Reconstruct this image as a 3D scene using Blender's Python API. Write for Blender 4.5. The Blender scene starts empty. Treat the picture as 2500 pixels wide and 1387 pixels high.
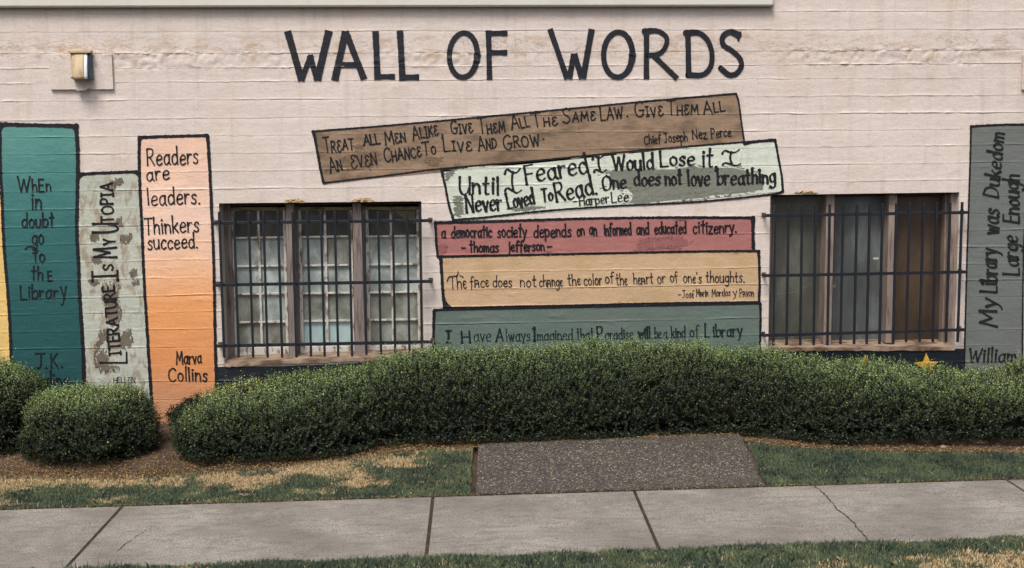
import bpy, math, random
import numpy as np
from mathutils import Matrix, Vector
random.seed(7); RNG = np.random.default_rng(11)
SC = bpy.context.scene; COL = SC.collection

# ------------------------------------------------------------------ camera
F, CU, CV = 3237.0, 1250.0, 693.5           # focal length and centre in photo pixels
CAM = np.array([0.0, -10.08, 2.22])
Yc = np.array([1080 - CU, -(310 - CV), -F]); Yc /= np.linalg.norm(Yc)
Zc = np.array([-230.0, 27300.0, 3237.0]); Zc -= Yc * Zc.dot(Yc); Zc /= np.linalg.norm(Zc)
Xc = np.cross(Yc, Zc)
M = np.array([Xc, Yc, Zc])                  # camera vector -> world vector
cd = bpy.data.cameras.new('camera'); cam = bpy.data.objects.new('camera', cd); COL.objects.link(cam)
cd.sensor_width = 36; cd.lens = F / 2500 * 36; cd.clip_end = 500; cd.clip_start = 0.05
mw = Matrix([[M[i][0], M[i][1], M[i][2], CAM[i]] for i in range(3)] + [[0, 0, 0, 1]])
cam.matrix_world = mw; SC.camera = cam

# ------------------------------------------------------------------ light
SUN_EL, SUN_AZ = math.radians(58), math.radians(205)      # azimuth clockwise from +Y (behind and left of camera)
w = bpy.data.worlds.new('World'); SC.world = w; w.use_nodes = True
nt = w.node_tree; bg = nt.nodes['Background']
sky = nt.nodes.new('ShaderNodeTexSky'); sky.sky_type = 'NISHITA'; sky.sun_disc = False
sky.sun_elevation = SUN_EL; sky.sun_rotation = SUN_AZ; sky.air_density = 1.0; sky.dust_density = 6.0; sky.ozone_density = 0.6
nt.links.new(sky.outputs[0], bg.inputs[0]); bg.inputs[1].default_value = 0.135
sl = bpy.data.lights.new('sun', 'SUN'); sl.energy = 2.1; sl.angle = math.radians(18); sl.color = (1.0, 0.965, 0.93)
so = bpy.data.objects.new('sun', sl); COL.objects.link(so); so.location = (-3, -8, 12)
sd = Vector((math.sin(SUN_AZ) * math.cos(SUN_EL), math.cos(SUN_AZ) * math.cos(SUN_EL), math.sin(SUN_EL)))
so.rotation_euler = sd.to_track_quat('Z', 'Y').to_euler()
SC.view_settings.view_transform = 'Standard'; SC.view_settings.look = 'None'
SC.view_settings.gamma = 1; SC.view_settings.use_curve_mapping = False
SC.view_settings.exposure = 0.33

# ------------------------------------------------------------------ geometry of the place
def rays(u, v):
    u = np.asarray(u, float); v = np.asarray(v, float)
    d = np.stack([(u - CU) / F, -(v - CV) / F, -np.ones_like(u)], -1)
    return d @ M.T
def W(u, v, y=0.0):                          # where the picture point lies on the upright plane at depth y
    d = rays(u, v); t = (y - CAM[1]) / d[..., 1]
    return CAM[0] + d[..., 0] * t, CAM[2] + d[..., 2] * t
PY = [-30, -6.2, -6.19, -4.6, -2.75, -1.5, -0.95, -0.5, 0.0, 5]
PZ = [-.34, -.30, -.17, -.17, -.165, -.145, -.035, 0.0, .01, .01]
SLOPE = .0075
def G(x, y): return np.interp(y, PY, PZ) + SLOPE * np.clip(x, -12, 12)
def GH(u, v):                                # where the picture point meets the ground
    d = rays(u, v); y = -1.5
    for _ in range(40):
        t = (y - CAM[1]) / d[1]; x = CAM[0] + d[0] * t
        tz = (G(x, y) - CAM[2]) / d[2]; y = .5 * y + .5 * (CAM[1] + d[1] * tz)
    return float(x), float(y)

def hsh(i, j, k=0):
    n = (np.asarray(i, np.int64) * 374761393 + np.asarray(j, np.int64) * 668265263 + np.asarray(k, np.int64) * 2147483647 + 1274126177)
    n = (n ^ (n >> 13)) * 1274126177; n &= 0xffffffff; n ^= n >> 16
    return (n & 0xffff) / 65535.0
def n2(x, y, s=0):
    x = np.asarray(x, float); y = np.asarray(y, float) + 0 * x; x = x + 0 * y
    i = np.floor(x).astype(np.int64); j = np.floor(y).astype(np.int64); a = x - i; b = y - j
    a = a * a * (3 - 2 * a); b = b * b * (3 - 2 * b)
    return (hsh(i, j, s) * (1 - a) + hsh(i + 1, j, s) * a) * (1 - b) + (hsh(i, j + 1, s) * (1 - a) + hsh(i + 1, j + 1, s) * a) * b
def n3(p, sc, s=0):
    return (n2(p[:, 0] * sc, p[:, 1] * sc + 17.3, s) + n2(p[:, 1] * sc, p[:, 2] * sc + 5.1, s + 1) + n2(p[:, 2] * sc, p[:, 0] * sc - 9.7, s + 2)) / 3

# courses of the board-formed wall: picture heights of the joints at three places along it
SB = [-56, -12, 32, 76, 130, 165, 197, 242, 286, 329, 373, 416, 459, 500, 543, 586, 629, 671, 714, 757, 800, 843, 886, 929, 972, 1015, 1058]
SA = [-55, -10, 35, 78, 131, 167, 203, 247, 293, 335, 377, 421, 466, 511, 553, 597, 640, 684, 728, 766, 808, 851, 896, 934, 977, 1020, 1063]
SCC = [-66, -20, 27, 72, 122, 155, 190, 233, 275, 315, 354, 397, 439, 480, 520, 562, 603, 645, 685, 724, 765, 806, 844, 884, 924, 963, 1003]
st = [W(np.full(len(a), u), np.array(a)) for u, a in ((200, SA), (740, SB), (2400, SCC))]
SX = [float(s[0].mean()) for s in st]
LZ = np.array([s[1][::-1] for s in st])      # ascending z per station
NL = LZ.shape[1]
def linez(k, x):
    x = np.asarray(x, float)
    a, b, c = LZ[0][k], LZ[1][k], LZ[2][k]
    t1 = (x - SX[0]) / (SX[1] - SX[0]); t2 = (x - SX[1]) / (SX[2] - SX[1])
    t1 = np.clip(t1, -2.0, None); t2 = np.clip(t2, None, 1.6)
    return np.where(x < SX[1], a + (b - a) * t1, b + (c - b) * t2) + (n2(x * 5, k * 7.3, 90) - .5) * .007 + (n2(x * 27, k * 3.1, 91) - .5) * .004
FR = np.array([0, .035, .07, .12, .3, .5, .7, .9, .945, .97, 1.0])
def Dfun(x, z):
    x = np.asarray(x, float); z = np.asarray(z, float)
    L = np.stack([linez(k, x) for k in range(NL)], 0)
    k = np.clip((z[None] >= L).sum(0) - 1, 0, NL - 2)
    z0 = np.take_along_axis(L, k[None], 0)[0]; z1 = np.take_along_axis(L, k[None] + 1, 0)[0]
    return prof(x, k, np.clip((z - z0) / (z1 - z0), 0, 1), z)
def prof(x, k, f, z):
    r = n2(x * 3.1, k * 7.7, 3) * .6 + n2(x * 1.1, k * 3.7, 13) * .4; r2 = n2(x * 14, k * 3.3, 5)
    R = .0062 * np.clip(r * 2.6 - .95, 0.03, 1) * (.15 + 1.1 * n2(x * 38, k * 3.9, 6)) * (.3 + r2) + .0004
    C = .0022 * np.clip(1.5 - r * 2.4, .0, 1) * (.5 + .7 * n2(x * 9, k * 5.1, 8))
    d = np.interp(f, [0, .035, .07, .12, .9, .945, .97, 1.0], [.55, 1, .3, 0, 0, 0, .15, .55]) * R
    d -= np.interp(f, [0, .9, .945, .97, 1.0], [0, 0, .4, 1, .0]) * C
    d += (hsh(k, 5, 9) - .5) * .0010 * np.interp(f, [0, .05, .92, 1], [0, 1, 1, 0])
    # vertical butt joints of the form boards
    cx_ = (x + 3.7 * hsh(k, 2, 7)) / 1.15; ci = np.floor(cx_).astype(np.int64); sx_ = (cx_ - ci - .2 - .6 * hsh(ci, k, 12)) * 1.15
    d += np.where(hsh(ci, k, 15) > .35, .0022, 0) * np.exp(-(sx_ / .009) ** 2) - np.where(hsh(ci, k, 15) > .35, .0016, 0) * np.exp(-((sx_ - .016) / .008) ** 2)
    # rough pour joint behind the title
    zz = linez(NL - 5, x)                    # joint at picture height 130
    m = np.exp(-((z - (zz - .045)) / .055) ** 2) * np.clip(n2(x * 1.3, 2.2, 21) * 2.4 - .5, .1, 1)
    d += m * ((n2(x * 30, z * 55, 31) - .5) * .010 + (n2(x * 75, z * 110, 32) - .5) * .011 + (n2(x * 12, z * 70, 33) > .62) * .004)
    # scattered blisters
    b = n2(x * 11, z * 17, 44); d += np.clip(b - .80, 0, 1) * .02 * (n2(x * 60, z * 80, 45))
    return d

# ------------------------------------------------------------------ materials
def lin(r, g, b):
    f = lambda c: c / 12.92 if c <= .04045 else ((c + .055) / 1.055) ** 2.4
    return (f(r / 255), f(g / 255), f(b / 255), 1)
class NM:
    def __init__(s, name):
        s.m = bpy.data.materials.new(name); s.m.use_nodes = True; s.t = s.m.node_tree; s.b = s.t.nodes['Principled BSDF']
        s.b.inputs['Specular IOR Level'].default_value = .3
    def n(s, ty, **k):
        x = s.t.nodes.new(ty)
        for a, b in k.items(): setattr(x, a, b)
        return x
    def l(s, a, b): s.t.links.new(a, b)
    def pos(s, sc=(1, 1, 1), rot=(0, 0, 0)):
        g = s.n('ShaderNodeNewGeometry'); m = s.n('ShaderNodeMapping'); m.inputs['Scale'].default_value = sc; m.inputs['Rotation'].default_value = rot
        s.l(g.outputs['Position'], m.inputs[0]); return m.outputs[0]
    def noise(s, scale, detail=3, rough=.55, vec=None, dist=0):
        x = s.n('ShaderNodeTexNoise'); x.inputs['Scale'].default_value = scale; x.inputs['Detail'].default_value = detail
        x.inputs['Roughness'].default_value = rough; x.inputs['Distortion'].default_value = dist
        s.l(vec if vec is not None else s.pos(), x.inputs['Vector']); return x.outputs[0]
    def ramp(s, f, pts):
        r = s.n('ShaderNodeValToRGB'); e = r.color_ramp.elements
        while len(e) > 1: e.remove(e[-1])
        e[0].position = pts[0][0]; e[0].color = c4(pts[0][1])
        for p, c in pts[1:]:
            q = e.new(p); q.color = c4(c)
        s.l(f, r.inputs[0]); return r.outputs[0]
    def mix(s, f, a, b, mode='MIX'):
        x = s.n('ShaderNodeMix'); x.data_type = 'RGBA'; x.blend_type = mode
        for v, i in ((f, 0), (a, 6), (b, 7)):
            if isinstance(v, (int, float)): x.inputs[i].default_value = v
            elif isinstance(v, tuple): x.inputs[i].default_value = c4(v)
            else: s.l(v, x.inputs[i])
        return x.outputs[2]
    def math(s, op, a, b=0.0, clamp=False):
        x = s.n('ShaderNodeMath'); x.operation = op; x.use_clamp = clamp
        for v, i in ((a, 0), (b, 1)):
            if isinstance(v, (int, float)): x.inputs[i].default_value = v
            else: s.l(v, x.inputs[i])
        return x.outputs[0]
    def z(s):
        g = s.n('ShaderNodeNewGeometry'); q = s.n('ShaderNodeSeparateXYZ'); s.l(g.outputs['Position'], q.inputs[0]); return q.outputs[2]
    def xx(s):
        g = s.n('ShaderNodeNewGeometry'); q = s.n('ShaderNodeSeparateXYZ'); s.l(g.outputs['Position'], q.inputs[0]); return q.outputs[0]
    def bump(s, h, strength, dist=.01, prev=None):
        b = s.n('ShaderNodeBump'); b.inputs['Strength'].default_value = strength; b.inputs['Distance'].default_value = dist
        s.l(h, b.inputs['Height'])
        if prev is not None: s.l(prev, b.inputs['Normal'])
        return b.outputs[0]
    def fin(s, col, rough=.7, nrm=None):
        if isinstance(col, tuple): s.b.inputs['Base Color'].default_value = c4(col)
        else: s.l(col, s.b.inputs['Base Color'])
        if isinstance(rough, (int, float)): s.b.inputs['Roughness'].default_value = rough
        else: s.l(rough, s.b.inputs['Roughness'])
        if nrm is not None: s.l(nrm, s.b.inputs['Normal'])
        return s.m
def c4(c): return tuple(c) if len(c) == 4 else (*c, 1)
def grey(v): return (v, v, v, 1)

def paint(name, col, blot=.10, rough=.62, extra=None, streak=.05):
    """paint on board-formed concrete; extra(n, colour) may add patches of other paint"""
    n = NM(name)
    c = col(n) if callable(col) else n.mix(0.0, c4(col), c4(col))
    big = n.noise(1.7, 4, .6); fine = n.noise(55, 3, .6)
    st_ = n.noise(9, 5, .65, n.pos((.45, 1, 2.4)))
    if extra: c = extra(n, c)
    if name != 'painted_concrete':
        hs = n.n('ShaderNodeHueSaturation'); hs.inputs['Saturation'].default_value = .95; hs.inputs['Value'].default_value = .85; n.l(c, hs.inputs['Color']); c = hs.outputs[0]
    c = n.mix(1.0, c, n.ramp(big, [(.3, grey(1 - blot)), (.7, grey(1.0))]), 'MULTIPLY')
    c = n.mix(1.0, c, n.ramp(st_, [(.35, grey(1 - streak * (1 if name == 'painted_concrete' else 2.2))), (.65, grey(1.0))]), 'MULTIPLY')
    c = n.mix(1.0, c, n.ramp(fine, [(.3, grey(.90)), (.6, grey(1.0))]), 'MULTIPLY')
    gr = n.noise(20, 6, .65, n.pos((.7, 1, 1.1)))
    b1 = n.bump(gr, .55, .008)
    b2 = n.bump(n.noise(170, 3, .6), .35, .003, b1)
    return n.fin(c, rough, b2)

def wall_extra(n, c):
    # ochre stains and bare chips, strongest along the rough pour joint
    s = n.noise(6, 5, .65, n.pos((1, 1, 2.4)))
    z = n.z()
    band = n.ramp(z, [(.0, grey(0)), (.5, grey(0)), (.53, grey(0)), (.555, grey(1)), (.575, grey(.8)), (.6, grey(0))])
    zb = n.math('MULTIPLY', z, .2)
    band = n.ramp(zb, [(.50, grey(.10)), (.535, grey(.25)), (.555, grey(1)), (.572, grey(.9)), (.585, grey(.12))])
    cr = n.math('MULTIPLY', n.ramp(n.noise(5, 7, .72, n.pos((.55, 1, 2.0)), .7), [(.478, grey(0)), (.492, grey(.9)), (.506, grey(0))]), band)
    c = n.mix(n.math('MULTIPLY', cr, .9), c, lin(128, 104, 84))
    dr = n.ramp(n.noise(5, 5, .6, n.pos((2.4, 1, .22))), [(.52, grey(0)), (.72, grey(.38))]); c = n.mix(dr, c, lin(176, 162, 148))
    m = n.math('MULTIPLY', n.ramp(s, [(.52, grey(0)), (.66, grey(.75))]), band)
    c = n.mix(m, c, lin(178, 150, 118))
    t = n.noise(2.2, 4, .6, n.pos((1, 1, .6)))
    c = n.mix(n.ramp(t, [(.5, grey(0)), (.75, grey(.35))]), c, lin(196, 178, 152))
    # vertical board ends, faint, in single courses
    sp = n.noise(38, 2, .5)
    c = n.mix(n.ramp(sp, [(.74, grey(0)), (.78, grey(.5))]), c, lin(120, 98, 82))
    # base of the wall splashed by soil
    c = n.mix(n.math('MULTIPLY', n.ramp(z, [(.0, grey(.7)), (.22, grey(0))]), .8), c, lin(112, 92, 78))
    return c
M_wall = paint('painted_concrete', lin(210, 200, 193), .07, .6, wall_extra, .06)
M_black = paint('outline_paint', lin(28, 28, 37), .25, .5)
M_title = paint('title_paint', lin(34, 38, 48), .25, .5)
M_ink = paint('lettering_paint', lin(28, 28, 34), .25, .5)
M_inkgreen = paint('dark_green_lettering_paint', lin(14, 42, 40), .2, .5)
M_inkgrey = paint('dark_lettering_paint', lin(30, 40, 38), .2, .5)
M_navy = paint('navy_paint', lin(34, 42, 50), .35, .5)
M_star = paint('yellow_star_paint', lin(240, 182, 30), .12)
M_yellow = paint('yellow_paint', lin(236, 200, 118), .1)
M_orange = paint('orange_paint', lin(232, 168, 104), .1)
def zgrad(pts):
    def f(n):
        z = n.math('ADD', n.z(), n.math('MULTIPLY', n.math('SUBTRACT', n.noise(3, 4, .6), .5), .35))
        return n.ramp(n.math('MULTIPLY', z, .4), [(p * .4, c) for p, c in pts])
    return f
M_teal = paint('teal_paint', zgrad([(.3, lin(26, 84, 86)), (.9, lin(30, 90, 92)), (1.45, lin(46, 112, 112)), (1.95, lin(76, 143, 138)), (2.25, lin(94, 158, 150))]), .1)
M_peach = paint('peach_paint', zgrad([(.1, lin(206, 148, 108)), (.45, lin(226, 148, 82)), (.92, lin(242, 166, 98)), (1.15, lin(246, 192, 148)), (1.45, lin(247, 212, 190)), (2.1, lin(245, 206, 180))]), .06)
def brown_extra(n, c):
    m = n.ramp(n.noise(4.5, 5, .6, n.pos((.8, 1, 1.6))), [(.47, grey(0)), (.63, grey(.75))])
    c = n.mix(m, c, lin(112, 92, 72))
    return n.mix(n.ramp(n.noise(5.5, 4, .6), [(.55, grey(0)), (.7, grey(.5))]), c, lin(176, 146, 112))
M_brown = paint('brown_paint', lin(164, 139, 114), .12, .55, brown_extra, .12)
def mint_extra(n, c):
    m = n.ramp(n.noise(6, 4, .6, n.pos((2.2, 1, .8))), [(.55, grey(0)), (.68, grey(.4))])
    return n.mix(m, c, lin(176, 192, 184))
M_mint = paint('mint_paint', lin(218, 228, 212), .06, .55, mint_extra, .05)
M_mintgrey = paint('grey_overpaint', lin(132, 136, 124), .15, .6)
M_red = paint('red_paint', lin(176, 114, 110), .1, .55, lambda n, c: n.mix(n.ramp(n.noise(3, 4, .6), [(.5, grey(0)), (.62, grey(.6))]), c, lin(186, 122, 112)))
M_redpatch = paint('dull_red_overpaint', lin(158, 100, 100), .12)
M_tan = paint('tan_paint', lin(210, 178, 140), .1, .55, lambda n, c: n.mix(n.ramp(n.noise(2, 4, .6), [(.5, grey(0)), (.64, grey(.6))]), c, lin(190, 160, 112)))
M_green = paint('grey_green_paint', lin(104, 124, 116), .14, .55, lambda n, c: n.mix(n.ramp(n.noise(2.5, 4, .6), [(.45, grey(0)), (.62, grey(.7))]), c, lin(112, 122, 116)))
M_grey = paint('slate_grey_paint', lin(116, 122, 119), .1, .55)
def pale_extra(n, c):
    a = n.ramp(n.noise(5.5, 6, .68, n.pos((2.3, 1, .9)), .6), [(.50, grey(0)), (.60, grey(.85))])
    c = n.mix(a, c, lin(164, 148, 124))
    return n.mix(n.ramp(n.noise(3, 3, .5), [(.5, grey(0)), (.7, grey(.4))]), c, lin(186, 196, 184))
M_pale = paint('pale_sage_paint', lin(198, 204, 190), .08, .6, pale_extra, .08)
M_smear = paint('brown_grey_smear_paint', lin(126, 116, 100), .25)

def simple(name, col, rough=.5, var=.15, scale=20, bs=.2, metal=0, stretch=(1, 1, 1), col2=None, th=(.5, .65)):
    n = NM(name); v = n.pos(stretch); nz = n.noise(scale, 4, .6, v)
    c = n.mix(n.ramp(nz, [(th[0], grey(0)), (th[1], grey(1))]), c4(col), c4(col2) if col2 else tuple(x * (1 - var) for x in col[:3]) + (1,))
    n.b.inputs['Metallic'].default_value = metal
    return n.fin(c, rough, n.bump(n.noise(scale * 3, 4, .6, v), bs, .004))
M_iron = simple('black_iron', lin(32, 36, 43), .42, .3, 30, .25)
M_rust = simple('rusty_anchor', lin(50, 46, 46), .6, .4, 60, .3, 0, (1, 1, 1), lin(128, 92, 70))
M_peel = simple('peeling_white_paint', lin(204, 202, 196), .6, .2, 26, .8, 0, (1, 1, .45), lin(124, 110, 96), (.50, .62))
M_olive = simple('stained_cream_wood', lin(150, 142, 110), .7, .3, 18, .5, 0, (.5, 1, 2), lin(98, 84, 62))
M_wood = simple('weathered_mauve_wood', lin(140, 129, 125), .75, .3, 22, .7, 0, (2.2, 2, .22), lin(98, 88, 82))
M_wood2 = simple('weathered_frame_wood', lin(146, 132, 124), .75, .3, 22, .7, 0, (2.2, 2, .22), lin(116, 100, 90))
M_head = simple('stained_shaded_lintel', lin(74, 56, 44), .8, .3, 14, .6, 0, (.6, 1, 1), lin(52, 40, 34))  # brown stain with the shade under the head painted in
M_sill = simple('dirty_sill', lin(158, 140, 122), .85, .3, 12, .8, 0, (.5, 1, 1), lin(98, 76, 60), (.42, .6))
M_flake = simple('flaking_plaster', lin(168, 146, 112), .9, .4, 40, 1.0, 0, (1, 1, 1), lin(96, 78, 50))
M_fascia = simple('fascia_paint', lin(198, 199, 192), .5, .08, 6, .1)
M_fasciadark = simple('fascia_lip_paint', lin(110, 104, 92), .5, .2, 20, .2)
def glassy(name, a, b, c_, sc=7, rough=.22, spec=.6, bumps=.05):
    n = NM(name); q = n.noise(sc, 6, .65, n.pos((1.1, 1, .7)), .5)
    col = n.ramp(q, [(.35, a), (.5, b), (.66, c_)])
    sp = n.noise(34, 2, .5); col = n.mix(n.ramp(sp, [(.70, grey(0)), (.76, grey(.55))]), col, lin(48, 52, 50))
    n.b.inputs['Specular IOR Level'].default_value = spec
    return n.fin(col, n.ramp(n.noise(9, 4, .6), [(.3, grey(rough)), (.7, grey(rough + .3))]), n.bump(n.noise(5, 2, .5), bumps, .01))
M_pane_dark = glassy('shaded_dirty_glass', lin(44, 48, 46), lin(62, 66, 62), lin(88, 94, 90))  # dirty glass of the top row, painted darker for the lintel's shade
M_pane_mid = glassy('dirty_frosted_glass', lin(118, 128, 125), lin(150, 161, 158), lin(186, 200, 197))
M_pane_low = glassy('grimy_glass', lin(102, 105, 95), lin(128, 132, 124), lin(160, 165, 158))
M_pane_cyan = glassy('pale_cyan_glass', lin(152, 182, 184), lin(166, 194, 196), lin(182, 204, 204))
M_board_in = simple('inner_board', lin(124, 122, 100), .8, .2, 8, .2)
def hammered(name, a, b):
    n = NM(name)
    col = n.ramp(n.noise(3.2, 5, .6, n.pos((1.6, 1, .5))), [(.33, tuple(x * .6 for x in a[:3])), (.5, a), (.66, b)])  # tone stretched upright, painting uneven reflections into the glass
    wv = n.n('ShaderNodeTexWave'); wv.wave_type = 'BANDS'; wv.bands_direction = 'X'; wv.inputs['Scale'].default_value = 17; wv.inputs['Distortion'].default_value = 2.0; wv.inputs['Detail'].default_value = 2
    n.l(n.pos((1, 1, 1), (0, math.radians(-52), 0)), wv.inputs['Vector'])
    col = n.mix(1.0, col, n.ramp(wv.outputs[0], [(.2, grey(.78)), (.8, grey(1.0))]), 'MULTIPLY')
    n.b.inputs['Specular IOR Level'].default_value = .6
    return n.fin(col, .3, n.bump(wv.outputs[0], .35, .003, n.bump(n.noise(60, 3, .5), .4, .003)))
M_ham_a = hammered('ribbed_glass_grey', lin(86, 88, 80), lin(116, 120, 114))
M_ham_b = hammered('ribbed_glass_blue_grey', lin(92, 98, 98), lin(126, 134, 134))
M_ham_c = hammered('ribbed_glass_brown', lin(70, 56, 45), lin(92, 75, 58))
M_roomdark = simple('dark_interior', lin(40, 38, 36), .9)

def vcol(name, rough, spec=.3, trans=0, sub=None):
    n = NM(name); a = n.n('ShaderNodeAttribute'); a.attribute_name = 'tint'
    n.b.inputs['Specular IOR Level'].default_value = spec
    m = n.fin(a.outputs[0], rough)
    if trans:
        tr = n.n('ShaderNodeBsdfTranslucent'); n.l(n.mix(1.0, a.outputs[0], (1.1, 1.25, .8), 'MULTIPLY'), tr.inputs[0])
        mx = n.n('ShaderNodeMixShader'); mx.inputs[0].default_value = trans
        out = n.t.nodes['Material Output']; n.l(n.b.outputs[0], mx.inputs[1]); n.l(tr.outputs[0], mx.inputs[2]); n.l(mx.outputs[0], out.inputs[0])
    return m
M_leaf = vcol('box_leaf', .45, .3, .12)
M_blade = vcol('grass_blade', .6, .2, .15)
M_litter = vcol('fallen_leaf', .8, .2)
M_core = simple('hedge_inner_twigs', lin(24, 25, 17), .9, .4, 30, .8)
M_twig = simple('twig_bark', lin(84, 74, 60), .85, .3, 40, .5)
def concrete():
    n = NM('sidewalk_concrete')
    a = n.ramp(n.noise(1.6, 6, .62), [(.32, lin(112, 108, 102)), (.5, lin(137, 133, 126)), (.7, lin(157, 153, 145))])
    a = n.mix(n.ramp(n.noise(120, 3, .7), [(.38, grey(.8)), (.54, grey(0))]), a, lin(74, 70, 66))
    a = n.mix(n.ramp(n.noise(75, 2, .5), [(.70, grey(0)), (.76, grey(.7))]), a, lin(172, 169, 162))
    a = n.mix(n.ramp(n.noise(7, 5, .7, n.pos((1, 2.5, 1))), [(.48, grey(0)), (.68, grey(.6))]), a, lin(90, 86, 80))
    a = n.mix(n.ramp(n.noise(.9, 6, .7, n.pos((1, 1.8, 1)), .6), [(.5, grey(0)), (.6, grey(.35))]), a, lin(98, 93, 84))
    a = n.mix(n.ramp(n.noise(20, 1, .4), [(.79, grey(0)), (.8, grey(.8))]), a, lin(74, 70, 68))
    b = n.bump(n.noise(190, 3, .7), .8, .005, n.bump(n.noise(14, 5, .6), .35, .012))
    return n.fin(a, .85, b)
M_conc = concrete()
def aggregate():
    n = NM('exposed_aggregate')
    v = n.n('ShaderNodeTexVoronoi'); v.inputs['Scale'].default_value = 84; n.l(n.pos(), v.inputs['Vector'])
    sx = n.n('ShaderNodeSeparateXYZ'); n.l(v.outputs['Color'], sx.inputs[0])
    st_ = n.ramp(sx.outputs[0], [(0, lin(58, 57, 55)), (.35, lin(78, 75, 70)), (.6, lin(92, 87, 79)), (.8, lin(108, 99, 85)), (.93, lin(128, 120, 104)), (.99, lin(158, 153, 140))])
    for e in st_.node.color_ramp.elements: pass
    c = n.mix(n.ramp(v.outputs['Distance'], [(.38, grey(0)), (.62, grey(1))]), st_, lin(56, 52, 50))
    c = n.mix(1.0, c, n.ramp(n.noise(2.3, 6, .7), [(.3, grey(.72)), (.7, grey(1.08))]), 'MULTIPLY')
    inv = n.math('SUBTRACT', 1.0, v.outputs['Distance'])
    return n.fin(c, .75, n.bump(inv, .6, .006))
M_agg = aggregate()
def soil():
    n = NM('soil')
    a = n.ramp(n.noise(5, 6, .65), [(.35, lin(52, 42, 36)), (.55, lin(76, 63, 54)), (.7, lin(98, 82, 68))])
    a = n.mix(n.ramp(n.noise(90, 3, .6), [(.55, grey(0)), (.68, grey(.6))]), a, lin(122, 102, 76))
    return n.fin(a, .95, n.bump(n.noise(60, 5, .7), .9, .02))
M_soil = soil()
M_joint = simple('mossy_joint_dirt', lin(46, 40, 30), .95, .3, 30, .8, 0, (1, 1, 1), lin(66, 66, 40))
M_asph = simple('asphalt', lin(62, 62, 64), .9, .3, 90, .6)
M_stone = simple('stone', lin(128, 104, 88), .85, .3, 30, .5)

# ------------------------------------------------------------------ object helpers
def link(name, me, parent=None, mats=(), **props):
    o = bpy.data.objects.new(name, me); COL.objects.link(o)
    if parent is not None: o.parent = parent; o.matrix_parent_inverse = parent.matrix_basis.inverted()
    for m in (mats if isinstance(mats, (list, tuple)) else [mats]): me.materials.append(m)
    for k, v in props.items(): o[k] = v
    return o
def thing(name, label, cat, loc=(0, 0, 0), group=None, kind=None):
    o = bpy.data.objects.new(name, None); COL.objects.link(o); o.location = loc; o['label'] = label; o['category'] = cat
    o.empty_display_size = .1
    if group: o['group'] = group
    if kind: o['kind'] = kind
    return o
def tag(o, label, cat, group=None, kind=None):
    o['label'] = label; o['category'] = cat
    if group: o['group'] = group
    if kind: o['kind'] = kind
    return o
def mesh(name, vs, fs, smooth=False):
    me = bpy.data.meshes.new(name); me.from_pydata([tuple(map(float, v)) for v in vs], [], fs)
    if smooth: me.polygons.foreach_set('use_smooth', [True] * len(me.polygons))
    me.update(); return me
class MB:
    def __init__(s): s.v = []; s.f = []
    def hexa(s, p):                          # 8 points: front TL TR BR BL, back TL TR BR BL
        b = len(s.v); s.v += list(p)
        s.f += [tuple(b + i for i in q) for q in ((0, 3, 2, 1), (4, 5, 6, 7), (0, 1, 5, 4), (3, 7, 6, 2), (1, 2, 6, 5), (0, 4, 7, 3))]
    def box(s, x0, x1, y0, y1, z0, z1):
        s.hexa([(x0, y0, z1), (x1, y0, z1), (x1, y0, z0), (x0, y0, z0), (x0, y1, z1), (x1, y1, z1), (x1, y1, z0), (x0, y1, z0)])
    def pq(s, q, y0, y1):                    # quad of picture points on plane y0, pushed back square to y1
        fr = [(lambda t: (float(t[0]), y0, float(t[1])))(W(u, v, y0)) for u, v in q]
        s.hexa(fr + [(a, y1, c) for a, _, c in fr])
    def tube(s, a, b, r, n=8):
        a = Vector(a); b = Vector(b); d = (b - a).normalized(); e = d.orthogonal().normalized(); g = d.cross(e); k = len(s.v)
        for p in (a, b):
            for i in range(n):
                t = 2 * math.pi * i / n; s.v.append(tuple(p + e * (r * math.cos(t)) + g * (r * math.sin(t))))
        s.f += [(k + i, k + (i + 1) % n, k + n + (i + 1) % n, k + n + i) for i in range(n)] + [tuple(k + i for i in range(n))[::-1], tuple(k + n + i for i in range(n))]
    def o(s, name, mat, parent=None, bevel=0, **k):
        o = link(name, mesh(name, s.v, s.f), parent, mat, **k)
        if bevel:
            m = o.modifiers.new('bevel', 'BEVEL'); m.width = bevel; m.segments = 2; m.limit_method = 'ANGLE'
        return o

# ------------------------------------------------------------------ ground, sidewalk, slab
def xs_range(a, b, s): return np.arange(a, b + s / 2, s)
SWB = [GH(u, v) for u, v in ((0, 1243), (297, 1237), (1057, 1212), (1548, 1198), (1868, 1186), (2500, 1170))]
SWF = [GH(u, v) for u, v in ((400, 1384), (700, 1372), (1200, 1352), (1610, 1344), (1900, 1333), (2125, 1325), (2500, 1311))]
def linfit(p): x = np.array(p); a = np.polyfit(x[:, 0], x[:, 1], 1); return a
fb, ff = linfit(SWB), linfit(SWF)
yb = lambda x: fb[0] * x + fb[1]
yf = lambda x: ff[0] * x + ff[1]
SLAB = [GH(*p) for p in ((1168, 1080), (1805, 1063), (1868, 1186), (1162, 1207))]
def sidewalk_z(x, y): return G(x, y)
gx = np.concatenate([xs_range(-60, -6, 6), xs_range(-5.5, 5.5, .06), xs_range(6, 60, 6)])
gy = np.concatenate([xs_range(-60, -8, 6), np.array([-7, -6.3, -6.2, -6.19, -6.15, -5, -4.6]), xs_range(-4.4, .5, .05), [1, 3, 10, 60]])
X, Y = np.meshgrid(gx, gy); Z = G(X, Y) - .012
Z += (n2(X * 6, Y * 6, 2) - .5) * .015 * (np.abs(X) < 6) * (Y > -6)
inside = (Y < yb(X) + .02) & (Y > yf(X) - .02) & (Y > -4)
Z -= inside * .07
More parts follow.
